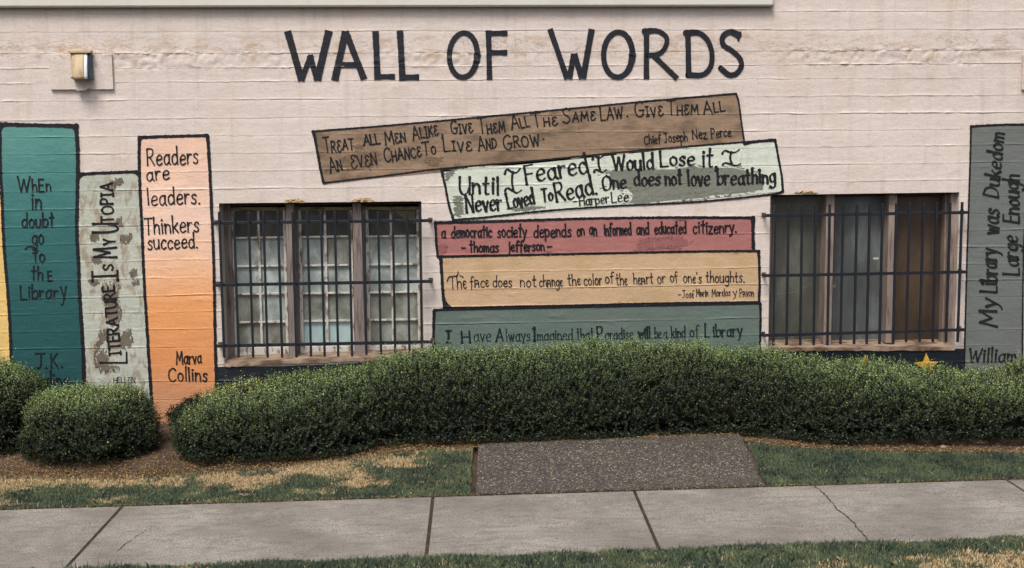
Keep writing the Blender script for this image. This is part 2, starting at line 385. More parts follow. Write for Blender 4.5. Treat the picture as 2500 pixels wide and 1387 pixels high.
sx0, sx1 = SLAB[0][0], SLAB[1][0]
Z -= ((Y > yb(X)) & (Y < SLAB[0][1] + .02) & (X > sx0 - .05) & (X < SLAB[2][0])) * .05
Z = np.where(Y < -6.195, Z - .0, Z)
nx, ny = len(gx), len(gy)
idx = np.arange(nx * ny).reshape(ny, nx)
fs = np.stack([idx[:-1, :-1], idx[:-1, 1:], idx[1:, 1:], idx[1:, :-1]], -1).reshape(-1, 4)
g = link('ground', mesh('ground', np.stack([X, Y, Z], -1).reshape(-1, 3), fs.tolist(), True), None, M_soil, kind='structure')
# road and kerb on the camera's side, outside the picture
r = MB(); r.box(-60, 60, -14, -6.35, -.45, -.245); r.o('road', M_asph, kind='structure')
k = MB(); k.box(-60, 60, -6.35, -6.2, -.45, -.14); k.o('kerb', M_conc, bevel=.02, kind='structure')

# sidewalk: one slab object per bay
sw = thing('sidewalk', 'grey concrete sidewalk of separate bays crossing the foreground', 'sidewalk', (0, float(yb(0)), -.15), kind='structure')
def jx(p, q): return GH(*p), GH(*q)
joints = [jx((297, 1237), (158, 1387)), jx((1057, 1212), (1040, 1362)), jx((1549, 1198), (1612, 1344)), jx((2459, 1171), (2570, 1240))]
def on(j, fun):                              # extend a joint line to an edge line
    (ax, ay), (bx, by) = j; x = ax
    for _ in range(30):
        y = fun(x); x = ax + (bx - ax) * (y - ay) / (by - ay)
    return x
jl = [(on(j, yb), on(j, yf)) for j in joints]
jl = [(jl[0][0] - 3.2, jl[0][1] - 3.2), (jl[0][0] - 1.6, jl[0][1] - 1.6)] + jl + [(jl[3][0] + 1.5, jl[3][1] + 1.5), (jl[3][0] + 3, jl[3][1] + 3)]
for i in range(len(jl) - 1):
    (b0, f0), (b1, f1) = jl[i], jl[i + 1]; gp = .011
    b0 += gp; f0 += gp; b1 -= gp; f1 -= gp
    vs = []; n = 14; mrows = 10
    for jj in range(mrows + 1):
        t = jj / mrows
        for ii in range(n + 1):
            s = ii / n; x = (b0 + (b1 - b0) * s) * (1 - t) + (f0 + (f1 - f0) * s) * t
            y = yb(x) * (1 - t) + yf(x) * t
            e = min(t, 1 - t) * 10 * .12; e2 = min(s, 1 - s) * 14 * .11
            vs.append((x, y, G(x, y) - (.005 if t in (0, 1) or s in (0, 1) else 0) + .002 * (hsh(i, 3) - .5)))
    W_ = n + 1; fs = [(a * W_ + b, (a + 1) * W_ + b, (a + 1) * W_ + b + 1, a * W_ + b + 1) for a in range(mrows) for b in range(n)]
    ring = [b for b in range(n)] + [a * W_ + n for a in range(mrows)] + [mrows * W_ + n - b for b in range(n)] + [(mrows - a) * W_ for a in range(mrows)]
    k0 = len(vs); vs += [(vs[q][0], vs[q][1], vs[q][2] - .08) for q in ring]
    fs += [(ring[q], ring[(q + 1) % len(ring)], k0 + (q + 1) % len(ring), k0 + q) for q in range(len(ring))]
    link('slab', mesh('slab', vs, fs), sw, M_conc)
for (b0, f0) in jl[1:-1]:
    y0, y1 = yb(b0) - .01, yf(f0) + .01; m = MB()
    for k in range(20):
        t0, t1 = k / 20, (k + 1) / 20
        xa, xb_ = b0 + (f0 - b0) * t0, b0 + (f0 - b0) * t1; ya, yc = y0 + (y1 - y0) * t0, y0 + (y1 - y0) * t1
        za = float(G(xa, ya)) - .012 + .006 * hsh(k, 7); zb = float(G(xb_, yc)) - .012 + .006 * hsh(k + 1, 7)
        m.hexa([(xa - .012, ya, za), (xa + .012, ya, za), (xb_ + .012, yc, zb), (xb_ - .012, yc, zb), (xa - .012, ya, za - .05), (xa + .012, ya, za - .05), (xb_ + .012, yc, zb - .05), (xb_ - .012, yc, zb - .05)])
    m.o('joint_filler', M_joint, sw)
def crack(pts, wd=.006, mat=M_joint):
    P = [GH(*p) for p in pts]; out = []
    for a, b in zip(P[:-1], P[1:]):
        for k in range(6):
            t = k / 6; out.append((a[0] + (b[0] - a[0]) * t, a[1] + (b[1] - a[1]) * t))
    out.append(P[-1]); vs = []; fs = []
    for i, (x, y) in enumerate(out):
        dx = (hsh(i, 3, 4) - .5) * .018; x += dx; wq = wd * (.35 + hsh(i, 9, 4)) * (1 if 0 < i < len(out) - 1 else .2)
        z = float(G(x, y)) + .003; vs += [(x - wq / 2, y - wq / 4, z), (x + wq / 2, y + wq / 4, z)]
    fs = [(2 * i, 2 * i + 1, 2 * i + 3, 2 * i + 2) for i in range(len(out) - 1)]
    link('crack', mesh('crack', vs, fs), sw, mat)
crack([(1988, 1186), (2010, 1205), (2030, 1224), (2042, 1242), (2070, 1262), (2090, 1285), (2108, 1305), (2124, 1324)], .009)
crack([(378, 1286), (352, 1298), (335, 1310), (312, 1326), (285, 1348)], .006)
crack([(2250, 1200), (2290, 1212), (2380, 1216)], .003)

# exposed aggregate slab
m = MB(); P = SLAB; m.v = []; N = 24; vs = []; fs = []
for a in range(N + 1):
    for b in range(N + 1):
        t, s = a / N, b / N
        x = (P[0][0] * (1 - s) + P[1][0] * s) * (1 - t) + (P[3][0] * (1 - s) + P[2][0] * s) * t
        y = (P[0][1] * (1 - s) + P[1][1] * s) * (1 - t) + (P[3][1] * (1 - s) + P[2][1] * s) * t
        if a == N: y += .008
        vs.append((x, y, float(G(x, y)) + .004 + .003 * float(n2(x * 3, y * 3))))
fs = [(a * (N + 1) + b, (a + 1) * (N + 1) + b, (a + 1) * (N + 1) + b + 1, a * (N + 1) + b + 1) for a in range(N) for b in range(N)]
ring = [b for b in range(N)] + [a * (N + 1) + N for a in range(N)] + [N * (N + 1) + N - b for b in range(N)] + [(N - a) * (N + 1) for a in range(N)]
k0 = len(vs); vs += [(vs[q][0], vs[q][1], vs[q][2] - .07) for q in ring]
fs += [(ring[q], ring[(q + 1) % len(ring)], k0 + (q + 1) % len(ring), k0 + q) for q in range(len(ring))]
link('path_slab', mesh('path_slab', vs, fs), None, M_agg, kind='structure')

# ------------------------------------------------------------------ the wall
SL, SR = W(1034, 690)[0], 0
w1 = dict(x0=float(W(541, 690)[0]), x1=float(W(1032, 690)[0]), top=((536, 496.5), (1031, 491.5)), bot=((545, 888), (1034, 868)))
w2 = dict(x0=float(W(1878, 660)[0]), x1=float(W(2336, 660)[0]), top=((1881, 476), (2342, 469.5)), bot=((1875, 850), (2340, 848)))
for w_ in (w1, w2):
    for key in ('top', 'bot'):
        (xa, za), (xb_, zb) = [tuple(map(float, W(*p))) for p in w_[key]]
        w_[key + 'f'] = (lambda x, xa=xa, za=za, xb_=xb_, zb=zb: za + (zb - za) * (np.asarray(x, float) - xa) / (xb_ - xa))
wall = thing('concrete_wall', 'pale pinkish beige board marked concrete wall carrying all the painted books', 'wall', (0, 0, 0), kind='thing')
def cols(a, b):
    o = [a]; x = a
    while x < b - 1e-6:
        s = .0125 if -4.15 < x < 4.15 else .15
        x = min(b, x + s); o.append(x)
    return np.array(o)
XL, XR = -9.0, 9.0
sections = [(XL, w1['x0'], None), (w1['x0'], w1['x1'], w1), (w1['x1'], w2['x0'], None), (w2['x0'], w2['x1'], w2), (w2['x1'], XR, None)]
for k in range(NL - 1):
    vs = []; fs = []
    for (a, b, win) in sections:
        x = cols(a, b); z0 = linez(k, x); z1 = linez(k + 1, x)
        Z = z0[None] + (z1 - z0)[None] * FR[:, None]; Xg = np.repeat(x[None], len(FR), 0)
        Fg = np.repeat(FR[:, None], len(x), 1)
        passes = [None] if win is None else ['up', 'dn']
        for ps in passes:
            Zp = Z if ps is None else (np.maximum(Z, win['topf'](x)[None]) if ps == 'up' else np.minimum(Z, win['botf'](x)[None]))
            D = prof(Xg, k, Fg, Zp)
            b0 = len(vs); nx_ = len(x); nr = len(FR)
            hgt = Zp[1:] - Zp[:-1]
            if hgt.max() < 1e-5: continue
            vs += list(zip(Xg.ravel(), (-D).ravel(), Zp.ravel()))
            i = np.arange(nr * nx_).reshape(nr, nx_) + b0
            q = np.stack([i[:-1, :-1], i[:-1, 1:], i[1:, 1:], i[1:, :-1]], -1)
            ok = (hgt[:, :-1] > 1e-5) | (hgt[:, 1:] > 1e-5)
            fs += q[ok].tolist()
    if fs: link('concrete_course', mesh('concrete_course', vs, fs, True), wall, M_wall)
zt = float(linez(NL - 1, 0)) 
m = MB(); m.box(XL, XR, .0, .32, zt - .02, 4.6); m.o('upper_wall', M_wall, wall)
m = MB(); m.box(XL - .02, XR + .02, -.04, .36, 4.602, 4.68); m.o('wall_cap', M_fascia, wall)
m = MB()
for (a, b, win) in sections:
    if win is None: m.box(a + .002, b - .002, .03, .30, -.4, zt - .03)
    else:
        m.box(a - .001, b + .001, .03, .30, float(max(win['topf'](a), win['topf'](b))) + .004, zt - .03)
        m.box(a - .001, b + .001, .03, .30, -.4, float(min(win['botf'](a), win['botf'](b))) - .03)
m.o('wall_backing', M_wall, wall)
# window reveals: jambs, lintel, sloping sill
for win, dep, dz in ((w1, .20, .016), (w2, .16, .02)):
    a, b = win['x0'], win['x1']; ta, tb = float(win['topf'](a)), float(win['topf'](b)); ba, bb = float(win['botf'](a)), float(win['botf'](b))
    link('lintel_soffit', mesh('lintel_soffit', [(a, 0, ta), (b, 0, tb), (b, .34, tb - .001), (a, .34, ta - .001)], [(0, 1, 2, 3)]), wall, M_head)
    link('jamb_reveal', mesh('jamb_reveal', [(a, 0, ta), (a, .34, ta), (a, .34, ba), (a, 0, ba)], [(0, 1, 2, 3)]), wall, M_wall)
    link('jamb_reveal', mesh('jamb_reveal', [(b, 0, tb), (b, 0, bb), (b, .34, bb), (b, .34, tb)], [(0, 1, 2, 3)]), wall, M_wall)
    n = 160; vs = []; fs = []
    for i in range(n + 1):
        x = a + (b - a) * i / n; zb = float(win['botf'](x)); j = (float(n2(x * 14, 3.3, 77)) * .5 + float(n2(x * 45, 1.3, 78)) * .8 - .65)
        vs += [(x, -.016 + .006 * j, zb - .022 + .008 * j), (x, -.014 + .004 * j, zb + .002 * j), (x, .02, zb + .008), (x, dep, zb + dz), (x, .34, zb + dz + .01)]
    for i in range(n): fs += [(i * 5 + q, (i + 1) * 5 + q, (i + 1) * 5 + q + 1, i * 5 + q + 1) for q in range(4)]
    link('window_sill', mesh('window_sill', vs, fs, True), wall, M_sill)
# flaking plaster above the left window
for (u0, u1, v0, v1, sd) in ((692, 747, 484, 495, 1), (858, 916, 482, 493, 2), (1938, 1998, 464, 472, 3)):
    vs = []; fs = []; n, mm = 40, 7
    for j in range(mm + 1):
        for i in range(n + 1):
            s, t = i / n, j / mm
            u = u0 + (u1 - u0) * s; top = v0 + (v1 - v0) * (1 - math.sin(math.pi * s) ** .6 * (.65 + .5 * float(n2(s * 9, sd, 3))))
            v = top + (v1 - top) * t; x, z = W(u, v)
            edge = min(1, 4 * min(s, 1 - s, t + .02))
            vs.append((x, -float(Dfun(np.array([x]), np.array([z]))[0]) - .001 - edge * .014 * float(n2(s * 22, t * 5 + sd, 6)), z))
    fs = [(j * (n + 1) + i, j * (n + 1) + i + 1, (j + 1) * (n + 1) + i + 1, (j + 1) * (n + 1) + i) for j in range(mm) for i in range(n)]
    link('flaking_plaster', mesh('flaking_plaster', vs, fs), wall, M_flake)
# building behind: dark rooms, floor, side walls and roof
m = MB(); m.box(XL, XR, 3.5, 3.6, -.4, 4.6); m.box(XL, XL + .25, .33, 3.5, -.4, 4.6); m.box(XR - .25, XR, .33, 3.5, -.4, 4.6)
m.box(XL, XR, .34, 3.49, 4.45, 4.59); m.box(XL + .26, XR - .26, .34, 3.49, .3, .36); m.o('building_shell', M_roomdark, wall)
# fascia panel at the very top
fx, fz = W(1884, 13); fxl, fzl = W(0, 16)
fas = thing('fascia_panel', 'long pale cream fascia panel at the top edge of the wall', 'fascia', (0, 0, float(fz)))
m = MB(); fzl9 = float(fzl + (fz - fzl) * (XL - fxl) / (fx - fxl))
m.hexa([(XL, -.045, 4.0), (float(fx), -.045, 4.0), (float(fx), -.045, float(fz)), (XL, -.045, fzl9), (XL, -.006, 4.0), (float(fx), -.006, 4.0), (float(fx), -.006, float(fz)), (XL, -.006, fzl9)])
m.o('panel', M_fascia, fas, .004)
m = MB(); m.hexa([(XL, -.05, fzl9), (float(fx) + .004, -.05, float(fz)), (float(fx) + .004, -.05, float(fz) - .012), (XL, -.05, fzl9 - .012), (XL, -.006, fzl9), (float(fx) + .004, -.006, float(fz)), (float(fx) + .004, -.006, float(fz) - .012), (XL, -.006, fzl9 - .012)])
m.o('drip_edge', M_fasciadark, fas)

# ------------------------------------------------------------------ paint on the wall
def catmull(P, n=7, closed=False):
    P = [np.array(p, float) for p in P]; out = []
    if closed: Q = [P[-1]] + P + [P[0], P[1]]
    else: Q = [2 * P[0] - P[1]] + P + [2 * P[-1] - P[-2]]
    for i in range(1, len(Q) - 2):
        a, b, c, d = Q[i - 1:i + 3]
        for k in range(n):
            t = k / n; out.append(.5 * (2 * b + (c - a) * t + (2 * a - 5 * b + 4 * c - d) * t * t + (3 * b - a - 3 * c + d) * t ** 3))
    out.append(Q[-2]); return np.array(out)
class Brush:
    """collects painted strokes and fills given in picture points and lays them on the wall's relief"""
    def __init__(s, lift): s.p = []; s.f = []; s.k = 0; s.lift = lift; s.ls = []
    def stroke(s, P, wd, nib=None, flat=False, rough=.12, taper=0):
        P = np.array(P, float); seg = np.hypot(*(P[1:] - P[:-1]).T); L = seg.sum()
        if L < 1e-6: P = np.array([P[0], P[0] + [.5, 0]]); seg = np.array([.5]); L = .5
        n = max(2, int(L / 2.2)); c = np.concatenate([[0], np.cumsum(seg)]); t = np.linspace(0, L, n + 1)
        Q = np.stack([np.interp(t, c, P[:, 0]), np.interp(t, c, P[:, 1])], -1)
        T = np.gradient(Q, axis=0); T /= np.maximum(np.hypot(T[:, 0], T[:, 1]), 1e-6)[:, None]; Nn = np.stack([-T[:, 1], T[:, 0]], -1)
        ww = np.full(n + 1, wd / 2.0)
        if nib is not None:
            an = np.arctan2(-T[:, 1], T[:, 0]); ww *= .50 + .80 * np.abs(np.sin(an - nib))
        s.k += 1
        ra = 1 + rough * (n2(t * .35, s.k, 61) - .5) * 2; rb = 1 + rough * (n2(t * .35, s.k, 62) - .5) * 2
        ww = ww * .95 * (1 + .10 * (float(n2(s.k * 1.7, 3.1, 65)) - .5) * 2 + .28 * np.exp(-t / (wd * 1.1)) * (not flat) - .10 * np.sin(np.pi * t / L))
        if taper: tt = t / L; ww = ww * (1 - taper * np.clip((tt - .5) * 2, 0, 1))
        A = Q + Nn * (ww * ra)[:, None]; B = Q - Nn * (ww * rb)[:, None]
        b0 = len(s.p); lf = s.lift + (s.k % 11) * .00012
        pts = []
        for i in range(n + 1): pts += [A[i], Q[i], B[i]]
        f = []
        for i in range(n):
            a = b0 + 3 * i; f += [(a, a + 1, a + 4, a + 3), (a + 1, a + 2, a + 5, a + 4)]
        if not flat:
            for e, sg in ((0, -1), (n, 1)):
                k0 = b0 + len(pts); w0 = ww[e]; c0 = Q[e]
                arc = [c0 + T[e] * sg * w0 * .85 * math.sin(q) + Nn[e] * w0 * math.cos(q) for q in (math.pi * .25, math.pi * .5, math.pi * .75)]
                pts += arc; ctr = b0 + 3 * e + 1
                f += [(ctr, b0 + 3 * e, k0), (ctr, k0, k0 + 1), (ctr, k0 + 1, k0 + 2), (ctr, k0 + 2, b0 + 3 * e + 2)]
        s.p += pts; s.ls += [lf] * len(pts); s.f += f
    def fill(s, poly, du=7.0, dv=.95, wob=0):
        poly = np.array(poly, float); v0, v1 = poly[:, 1].min(), poly[:, 1].max(); nr = max(2, int((v1 - v0) / dv)); s.k += 1
        V = np.linspace(v0 + .02, v1 - .02, nr + 1); rows = []
        for v in V:
            xsx = []
            for a, b in zip(poly, np.roll(poly, -1, 0)):
                if (a[1] <= v) != (b[1] <= v): xsx.append(a[0] + (b[0] - a[0]) * (v - a[1]) / (b[1] - a[1]))
            if len(xsx) < 2: xsx = [poly[0][0]] * 2
            l, r_ = min(xsx), max(xsx)
            if wob: l += (float(n2(v * .21, s.k, 71)) - .5) * 2 * wob; r_ += (float(n2(v * .21, s.k, 72)) - .5) * 2 * wob
            rows.append((l, r_))
        nc = max(2, int(max(b - a for a, b in rows) / du)); b0 = len(s.p)
        for v, (l, r_) in zip(V, rows):
            for i in range(nc + 1): s.p.append(np.array([l + (r_ - l) * i / nc, v])); s.ls.append(s.lift + (s.k % 5) * .0002)
        s.f += [(b0 + j * (nc + 1) + i, b0 + (j + 1) * (nc + 1) + i, b0 + (j + 1) * (nc + 1) + i + 1, b0 + j * (nc + 1) + i + 1) for j in range(nr) for i in range(nc)]
    def o(s, name, mat, parent=None, **k):
        P = np.array(s.p); x, z = W(P[:, 0], P[:, 1]); D = Dfun(x, z) + np.array(s.ls)
        return link(name, mesh(name, np.stack([x, -D, z], -1), s.f, True), parent, mat, **k)

GL = {
'A': (.7, '0,0 .36,1|.36,1 .7,0|.13,.36 .56,.36'), 'B': (.55, '0,0 0,1|~0,1 .38,.95 .4,.62 .03,.53|~.03,.53 .5,.45 .5,.08 0,0'),
'C': (.62, '~.6,.85 .4,1 .1,.82 .02,.5 .1,.15 .36,0 .62,.14'), 'D': (.62, '0,0 0,1|~0,1 .4,.9 .6,.55 .45,.12 0,0'),
'E': (.48, '0,0 0,1|0,1 .46,1|0,.53 .4,.53|0,0 .48,0'), 'F': (.46, '0,0 0,1|0,1 .48,1|0,.54 .4,.54'),
'G': (.68, '~.6,.86 .4,1 .1,.82 .02,.48 .12,.12 .38,0 .58,.14 .6,.4|.34,.42 .7,.42'), 'H': (.58, '0,0 0,1|.56,0 .56,1|0,.5 .56,.5'),
'I': (.3, '.15,0 .15,1|0,1 .3,1|0,0 .3,0'), '1': (.12, '.05,0 .05,1'), 'J': (.48, '0,1 .5,1|~.3,1 .3,.25 .18,0 .0,.1'),
'K': (.56, '0,0 0,1|.52,1 .02,.45|.16,.56 .56,0'), 'L': (.48, '0,1 .02,0|.02,0 .5,0'), 'M': (.8, '0,0 .1,1|.1,1 .4,.3|.4,.3 .7,1|.7,1 .8,0'),
'N': (.62, '0,0 .04,1|.04,1 .56,0|.56,0 .6,1'), 'O': (.72, '~.36,1 .08,.82 .02,.48 .12,.1 .36,0 .6,.14 .7,.5 .62,.85 .36,1'),
'P': (.52, '0,0 0,1|~0,1 .4,.96 .48,.74 .36,.5 .02,.46'), 'R': (.58, '0,0 0,1|~0,1 .42,.96 .48,.72 .3,.52 .02,.48|.2,.5 .58,0'),
'S': (.52, '~.5,.86 .28,1 .06,.84 .14,.6 .4,.42 .5,.2 .28,0 .0,.12'), 'T': (.6, '0,1 .62,1|.31,1 .31,0'),
'U': (.62, '~0,1 .02,.3 .2,0 .46,.1 .58,.4|.6,1 .6,.0'), 'V': (.6, '0,1 .26,0|.26,0 .56,1'), 'W': (.92, '0,1 .24,0|.24,0 .46,.8|.46,.8 .66,0|.66,0 .92,1'),
'Y': (.58, '0,1 .28,.48|.58,1 .28,.48|.28,.48 .28,0'), 'q': (.5, '~.48,.88 .22,1.0 .06,.8 .3,.56|~.3,.56 .02,.38 .1,.04 .34,0 .55,.2'),
'a': (.5, '~.44,.48 .28,.6 .06,.44 .05,.14 .22,.0 .44,.2|~.45,.6 .44,.15 .54,.0'), 'b': (.47, '0,1.05 .03,0|~.03,.1 .25,0 .46,.18 .44,.48 .25,.6 .03,.42'),
'c': (.42, '~.42,.5 .25,.6 .04,.42 .04,.15 .2,.0 .42,.1'), 'd': (.5, '~.44,.45 .25,.6 .04,.42 .05,.12 .22,0 .44,.15|.45,1.05 .47,0'),
'e': (.46, '~.05,.3 .42,.36 .4,.54 .22,.6 .04,.4 .06,.1 .25,0 .46,.1'), 'f': (.38, '~.42,.96 .28,1.05 .16,.9 .15,.4 .13,-.08|0,.6 .34,.62'),
'g': (.46, '~.42,.48 .24,.6 .04,.42 .06,.15 .24,.05 .42,.2|~.44,.6 .45,0 .38,-.28 .2,-.36 .0,-.26'), 'h': (.44, '0,1.05 .02,0|~.02,.38 .18,.58 .36,.52 .41,.3 .42,0'),
'i': (.12, '.05,.6 .07,0|.06,.8 .06,.84'), 'j': (.16, '~.12,.6 .12,0 .05,-.3 -.1,-.32|.12,.8 .12,.84'), 'k': (.42, '0,1.05 .02,0|.4,.6 .03,.25|.14,.33 .44,0'),
'l': (.12, '.03,1.05 .07,0'), 'm': (.62, '0,.6 .02,0|~.02,.38 .14,.58 .26,.5 .3,.3 .3,0|~.3,.38 .42,.58 .55,.5 .59,.3 .61,0'),
'n': (.44, '0,.6 .02,0|~.02,.38 .18,.58 .35,.5 .41,.3 .42,0'), 'o': (.45, '~.22,.6 .04,.45 .04,.15 .22,0 .42,.15 .42,.45 .22,.6'),
'p': (.45, '0,.6 .02,-.42|~.02,.45 .22,.6 .42,.45 .42,.15 .24,0 .03,.12'), 'r': (.34, '0,.6 .02,0|~.02,.36 .16,.58 .34,.56'),
's': (.38, '~.36,.52 .2,.6 .05,.48 .12,.36 .3,.26 .34,.1 .18,0 .0,.08'), 't': (.36, '~.18,.98 .16,.4 .18,.04 .36,.04|0,.62 .36,.64'),
'+': (.38, '.19,1.05 .19,0|0,.7 .38,.72'), 'u': (.46, '~0,.6 .02,.15 .16,0 .34,.08 .42,.3|.42,.6 .45,0'), 'v': (.42, '0,.6 .2,0|.2,0 .42,.6'),
'w': (.62, '0,.6 .16,0|.16,0 .3,.5|.3,.5 .44,0|.44,0 .62,.6'), 'y': (.44, '0,.6 .22,.05|~.44,.6 .25,.02 .1,-.3 -.04,-.36'),
'z': (.4, '0,.6 .38,.6|.38,.6 0,0|0,0 .42,0'), '3': (.42, '~.4,.54 .2,.6 .08,.46 .24,.33|~.24,.33 .02,.2 .1,.02 .42,.06'),
'2': (.5, '0,0 .0,.6|~0,.6 .3,.58 .42,.4 .43,0|0,.3 .42,.3'), '.': (.08, '.04,.02 .05,.03'), ',': (.1, '~.06,.06 .08,-.04 .0,-.16'),
"'": (.08, '.04,1.0 .03,.85'), '-': (.3, '0,.35 .3,.37'), '~': (.35, '~0,.3 .12,.42 .24,.3 .36,.4'),
'$': (.8, '~0,.80 .12,1 .40,.86 .62,.86 .8,1.02|~.42,.88 .36,.5 .42,.1|~0,.06 .12,.2 .40,.06 .62,-.02 .84,.1'),   # curly capital I
'Z': (.5, '~.12,.82 .02,1 .1,1.05 .1,.6 .06,.1|~-.05,.12 .15,.0 .4,.12 .55,.02'),
'#': (.38, '.19,1.0 .19,.0|0,1.0 .4,1.0|.04,0 .34,0'), '!': (.16, '-.1,.9 .08,1.03|.08,1 .08,0|.0,0 .16,0'),
'@': (.3, '~.28,.5 .16,.6 .03,.46 .03,.16 .16,0 .3,.1|0,.33 .22,.33'),
}
def word(br, txt, x0, y0, x1, y1, H, pen, sc=None, nib=None, slant=0, jit=.03, gap=.17, rough=.12):
    d = np.array([x1 - x0, y1 - y0], float); L = math.hypot(*d); d /= L
    if L > 12: x0 += d[0] * pen * .5; y0 += d[1] * pen * .5; L -= pen
    up = np.array([d[1], -d[0]])
    ws = []; S = []
    for i, ch in enumerate(txt):
        k = (sc if (sc and i > 0) else 1.0); S.append(k)
        ws.append(GL[ch][0] * k if ch != ' ' else .35)
    tot = sum(ws) + gap * (len(txt) - 1)
    kx = L / (tot if tot > 0 else 1); x = 0
    if tot * H < 1: kx = H
    for i, ch in enumerate(txt):
        if ch != ' ':
            k = S[i]; jy = random.uniform(-jit, jit) * H; js = 1 + random.uniform(-jit, jit); rot = random.uniform(-jit, jit) * .8
            for stt in GL[ch][1].split('|'):
                sm = stt[0] == '~'; pts = [tuple(map(float, q.split(','))) for q in stt.lstrip('~').split()]
                pts = [(px + slant * py + rot * py, py) for px, py in pts]
                P = np.array([np.array([x0, y0]) + d * ((x + px * k) * kx) + up * (py * k * js * H + jy) for px, py in pts])
                if sm: P = catmull(P, 7)
                pw = pen * (1.0 if not sc else (1 if i == 0 else .93))
                if ch in '.' or (len(pts) == 2 and abs(pts[0][1] - pts[1][1]) < .05 and abs(pts[0][0] - pts[1][0]) < .05): pw = pen * 1.15
                br.stroke(P, pw, nib, rough=rough)
        x += ws[i] + gap

def book(label, poly, mat, outline=(), ow=9, group='painted books on the wall', wob=0, corner=None, patches=(), fillpoly=True):
    P = np.array(poly); cx, cz = W(P[:, 0].mean(), P[:, 1].max())
    t = thing('painted_book', label, 'painted book', (float(cx), 0, float(cz)), group)
    b = Brush(.0028); b.fill(poly, wob=wob); b.o('spine_paint', mat, t)
    for pm, polys in patches:
        for qi, q in enumerate(polys):
            b = Brush(.0040 + .0001 * (qi % 4)); qc = np.array(q, float); cc_ = qc.mean(0); sh = .72 if pm is M_smear else .96
            b.fill(cc_ + (qc - cc_) * sh, 4, 1.5, wob=2.2); rs = np.random.default_rng(qi + 5)
            for pa, pb in zip(qc, np.roll(qc, -1, 0)):
                for _ in range(int(np.hypot(*(pb - pa)) / (2.2 if pm is M_smear else 3.2)) + 1):
                    o_ = cc_ + (pa + (pb - pa) * rs.random() - cc_) * rs.uniform(.55, 1.12); an = rs.normal(1.45 if pm is M_smear else .1, .35); L_ = rs.uniform(4, 11)
                    b.stroke([o_ - [L_ * math.cos(an) / 2, L_ * math.sin(an) / 2], o_ + [L_ * math.cos(an) / 2, L_ * math.sin(an) / 2]], rs.uniform(1.2, 3.4), rough=.5)
            b.o('overpainted_patch', pm, t)
    if outline:
        b = Brush(.0048)
        for path in outline:
            wd = ow
            if isinstance(path, tuple): path, wd = path
            b.stroke(catmull(path, 5) if len(path) > 2 else path, wd, rough=.22)
        if corner:
            for (cx_, cy_, dx, dy, r_) in corner:   # filled rounded inner corners
                arc = [(cx_, cy_), (cx_ + dx * r_, cy_)] + [(cx_ + dx * r_ * (1 - math.sin(a)), cy_ + dy * r_ * (1 - math.cos(a))) for a in (.3, .6, .9, 1.2)] + [(cx_, cy_ + dy * r_)]
                b.fill(arc, 3, 1.2)
        b.o('outline', M_black, t)
    return t
def text(t, mat, pen, rows, **k):
    for r_ in rows:
        b = Brush(.0062); kk = dict(k)
        if len(r_) > 6: kk.update(r_[6])
        pn = kk.pop('pen', pen)
        word(b, r_[0], *r_[1:6], pn, **kk); b.o('lettering', mat, t)

# vertical books, left
L0 = [(0, 303), (1, 400), (5, 480), (8, 560), (13, 640), (20, 720), (25, 800), (28, 880), (31, 980)]
L1 = [(186, 306), (190, 370), (190, 440), (188, 560), (192, 640), (196, 740), (203, 850), (207, 975)]
L2 = [(341, 425), (344, 500), (347, 560), (352, 680), (358, 780), (364, 880), (371, 985)]
L3 = [(507, 332), (513, 430), (518, 540), (522, 640), (524, 740), (526, 850), (530, 985)]
book('yellow painted book spine cut by the left edge of the photo', [(-90, 470), (2, 470)] + L0[2:] + [(32, 1010), (-90, 1010)], M_yellow, [[(-90, 468), (5, 472)]])
t = book('teal painted book spine with dark words about going to the library', L0 + [(30, 1010), (207, 1010)] + L1[::-1], M_teal, [(L0, 9), ([(0, 304), (90, 306), (186, 308)], 12), (L1, 11)], corner=[(2, 306, 1, 1, 20), (186, 308, -1, 1, 26)])
text(t, M_ink, 4.2, [('Wh3n'.replace('3', 'E'), 42, 468, 127, 466, 38, dict(sc=.78)), ('in', 76, 510, 104, 510, 40, dict(pen=4.6)), ('doub+', 52, 555, 134, 554, 33), ('go', 77, 597, 109, 596, 38),
    ('+o', 80, 641, 112, 640, 33), ('+h', 75, 684, 107, 684, 32), ('E', 116, 685, 130, 684, 23), ('Librar', 49, 730, 144, 729, 33), ('y', 148, 728, 165, 727, 44),
    ('J', 85, 898, 110, 898, 36), ('.', 113, 898, 114, 898, 30), ('K', 124, 898, 144, 897, 36), ('.', 151, 895, 152, 895, 30), ('Rowling', 62, 946, 170, 945, 38)])
b = Brush(.0062); b.stroke(catmull([(92, 612), (84, 604), (70, 602), (62, 609)]), 3.5); b.o('lettering', M_ink, t)
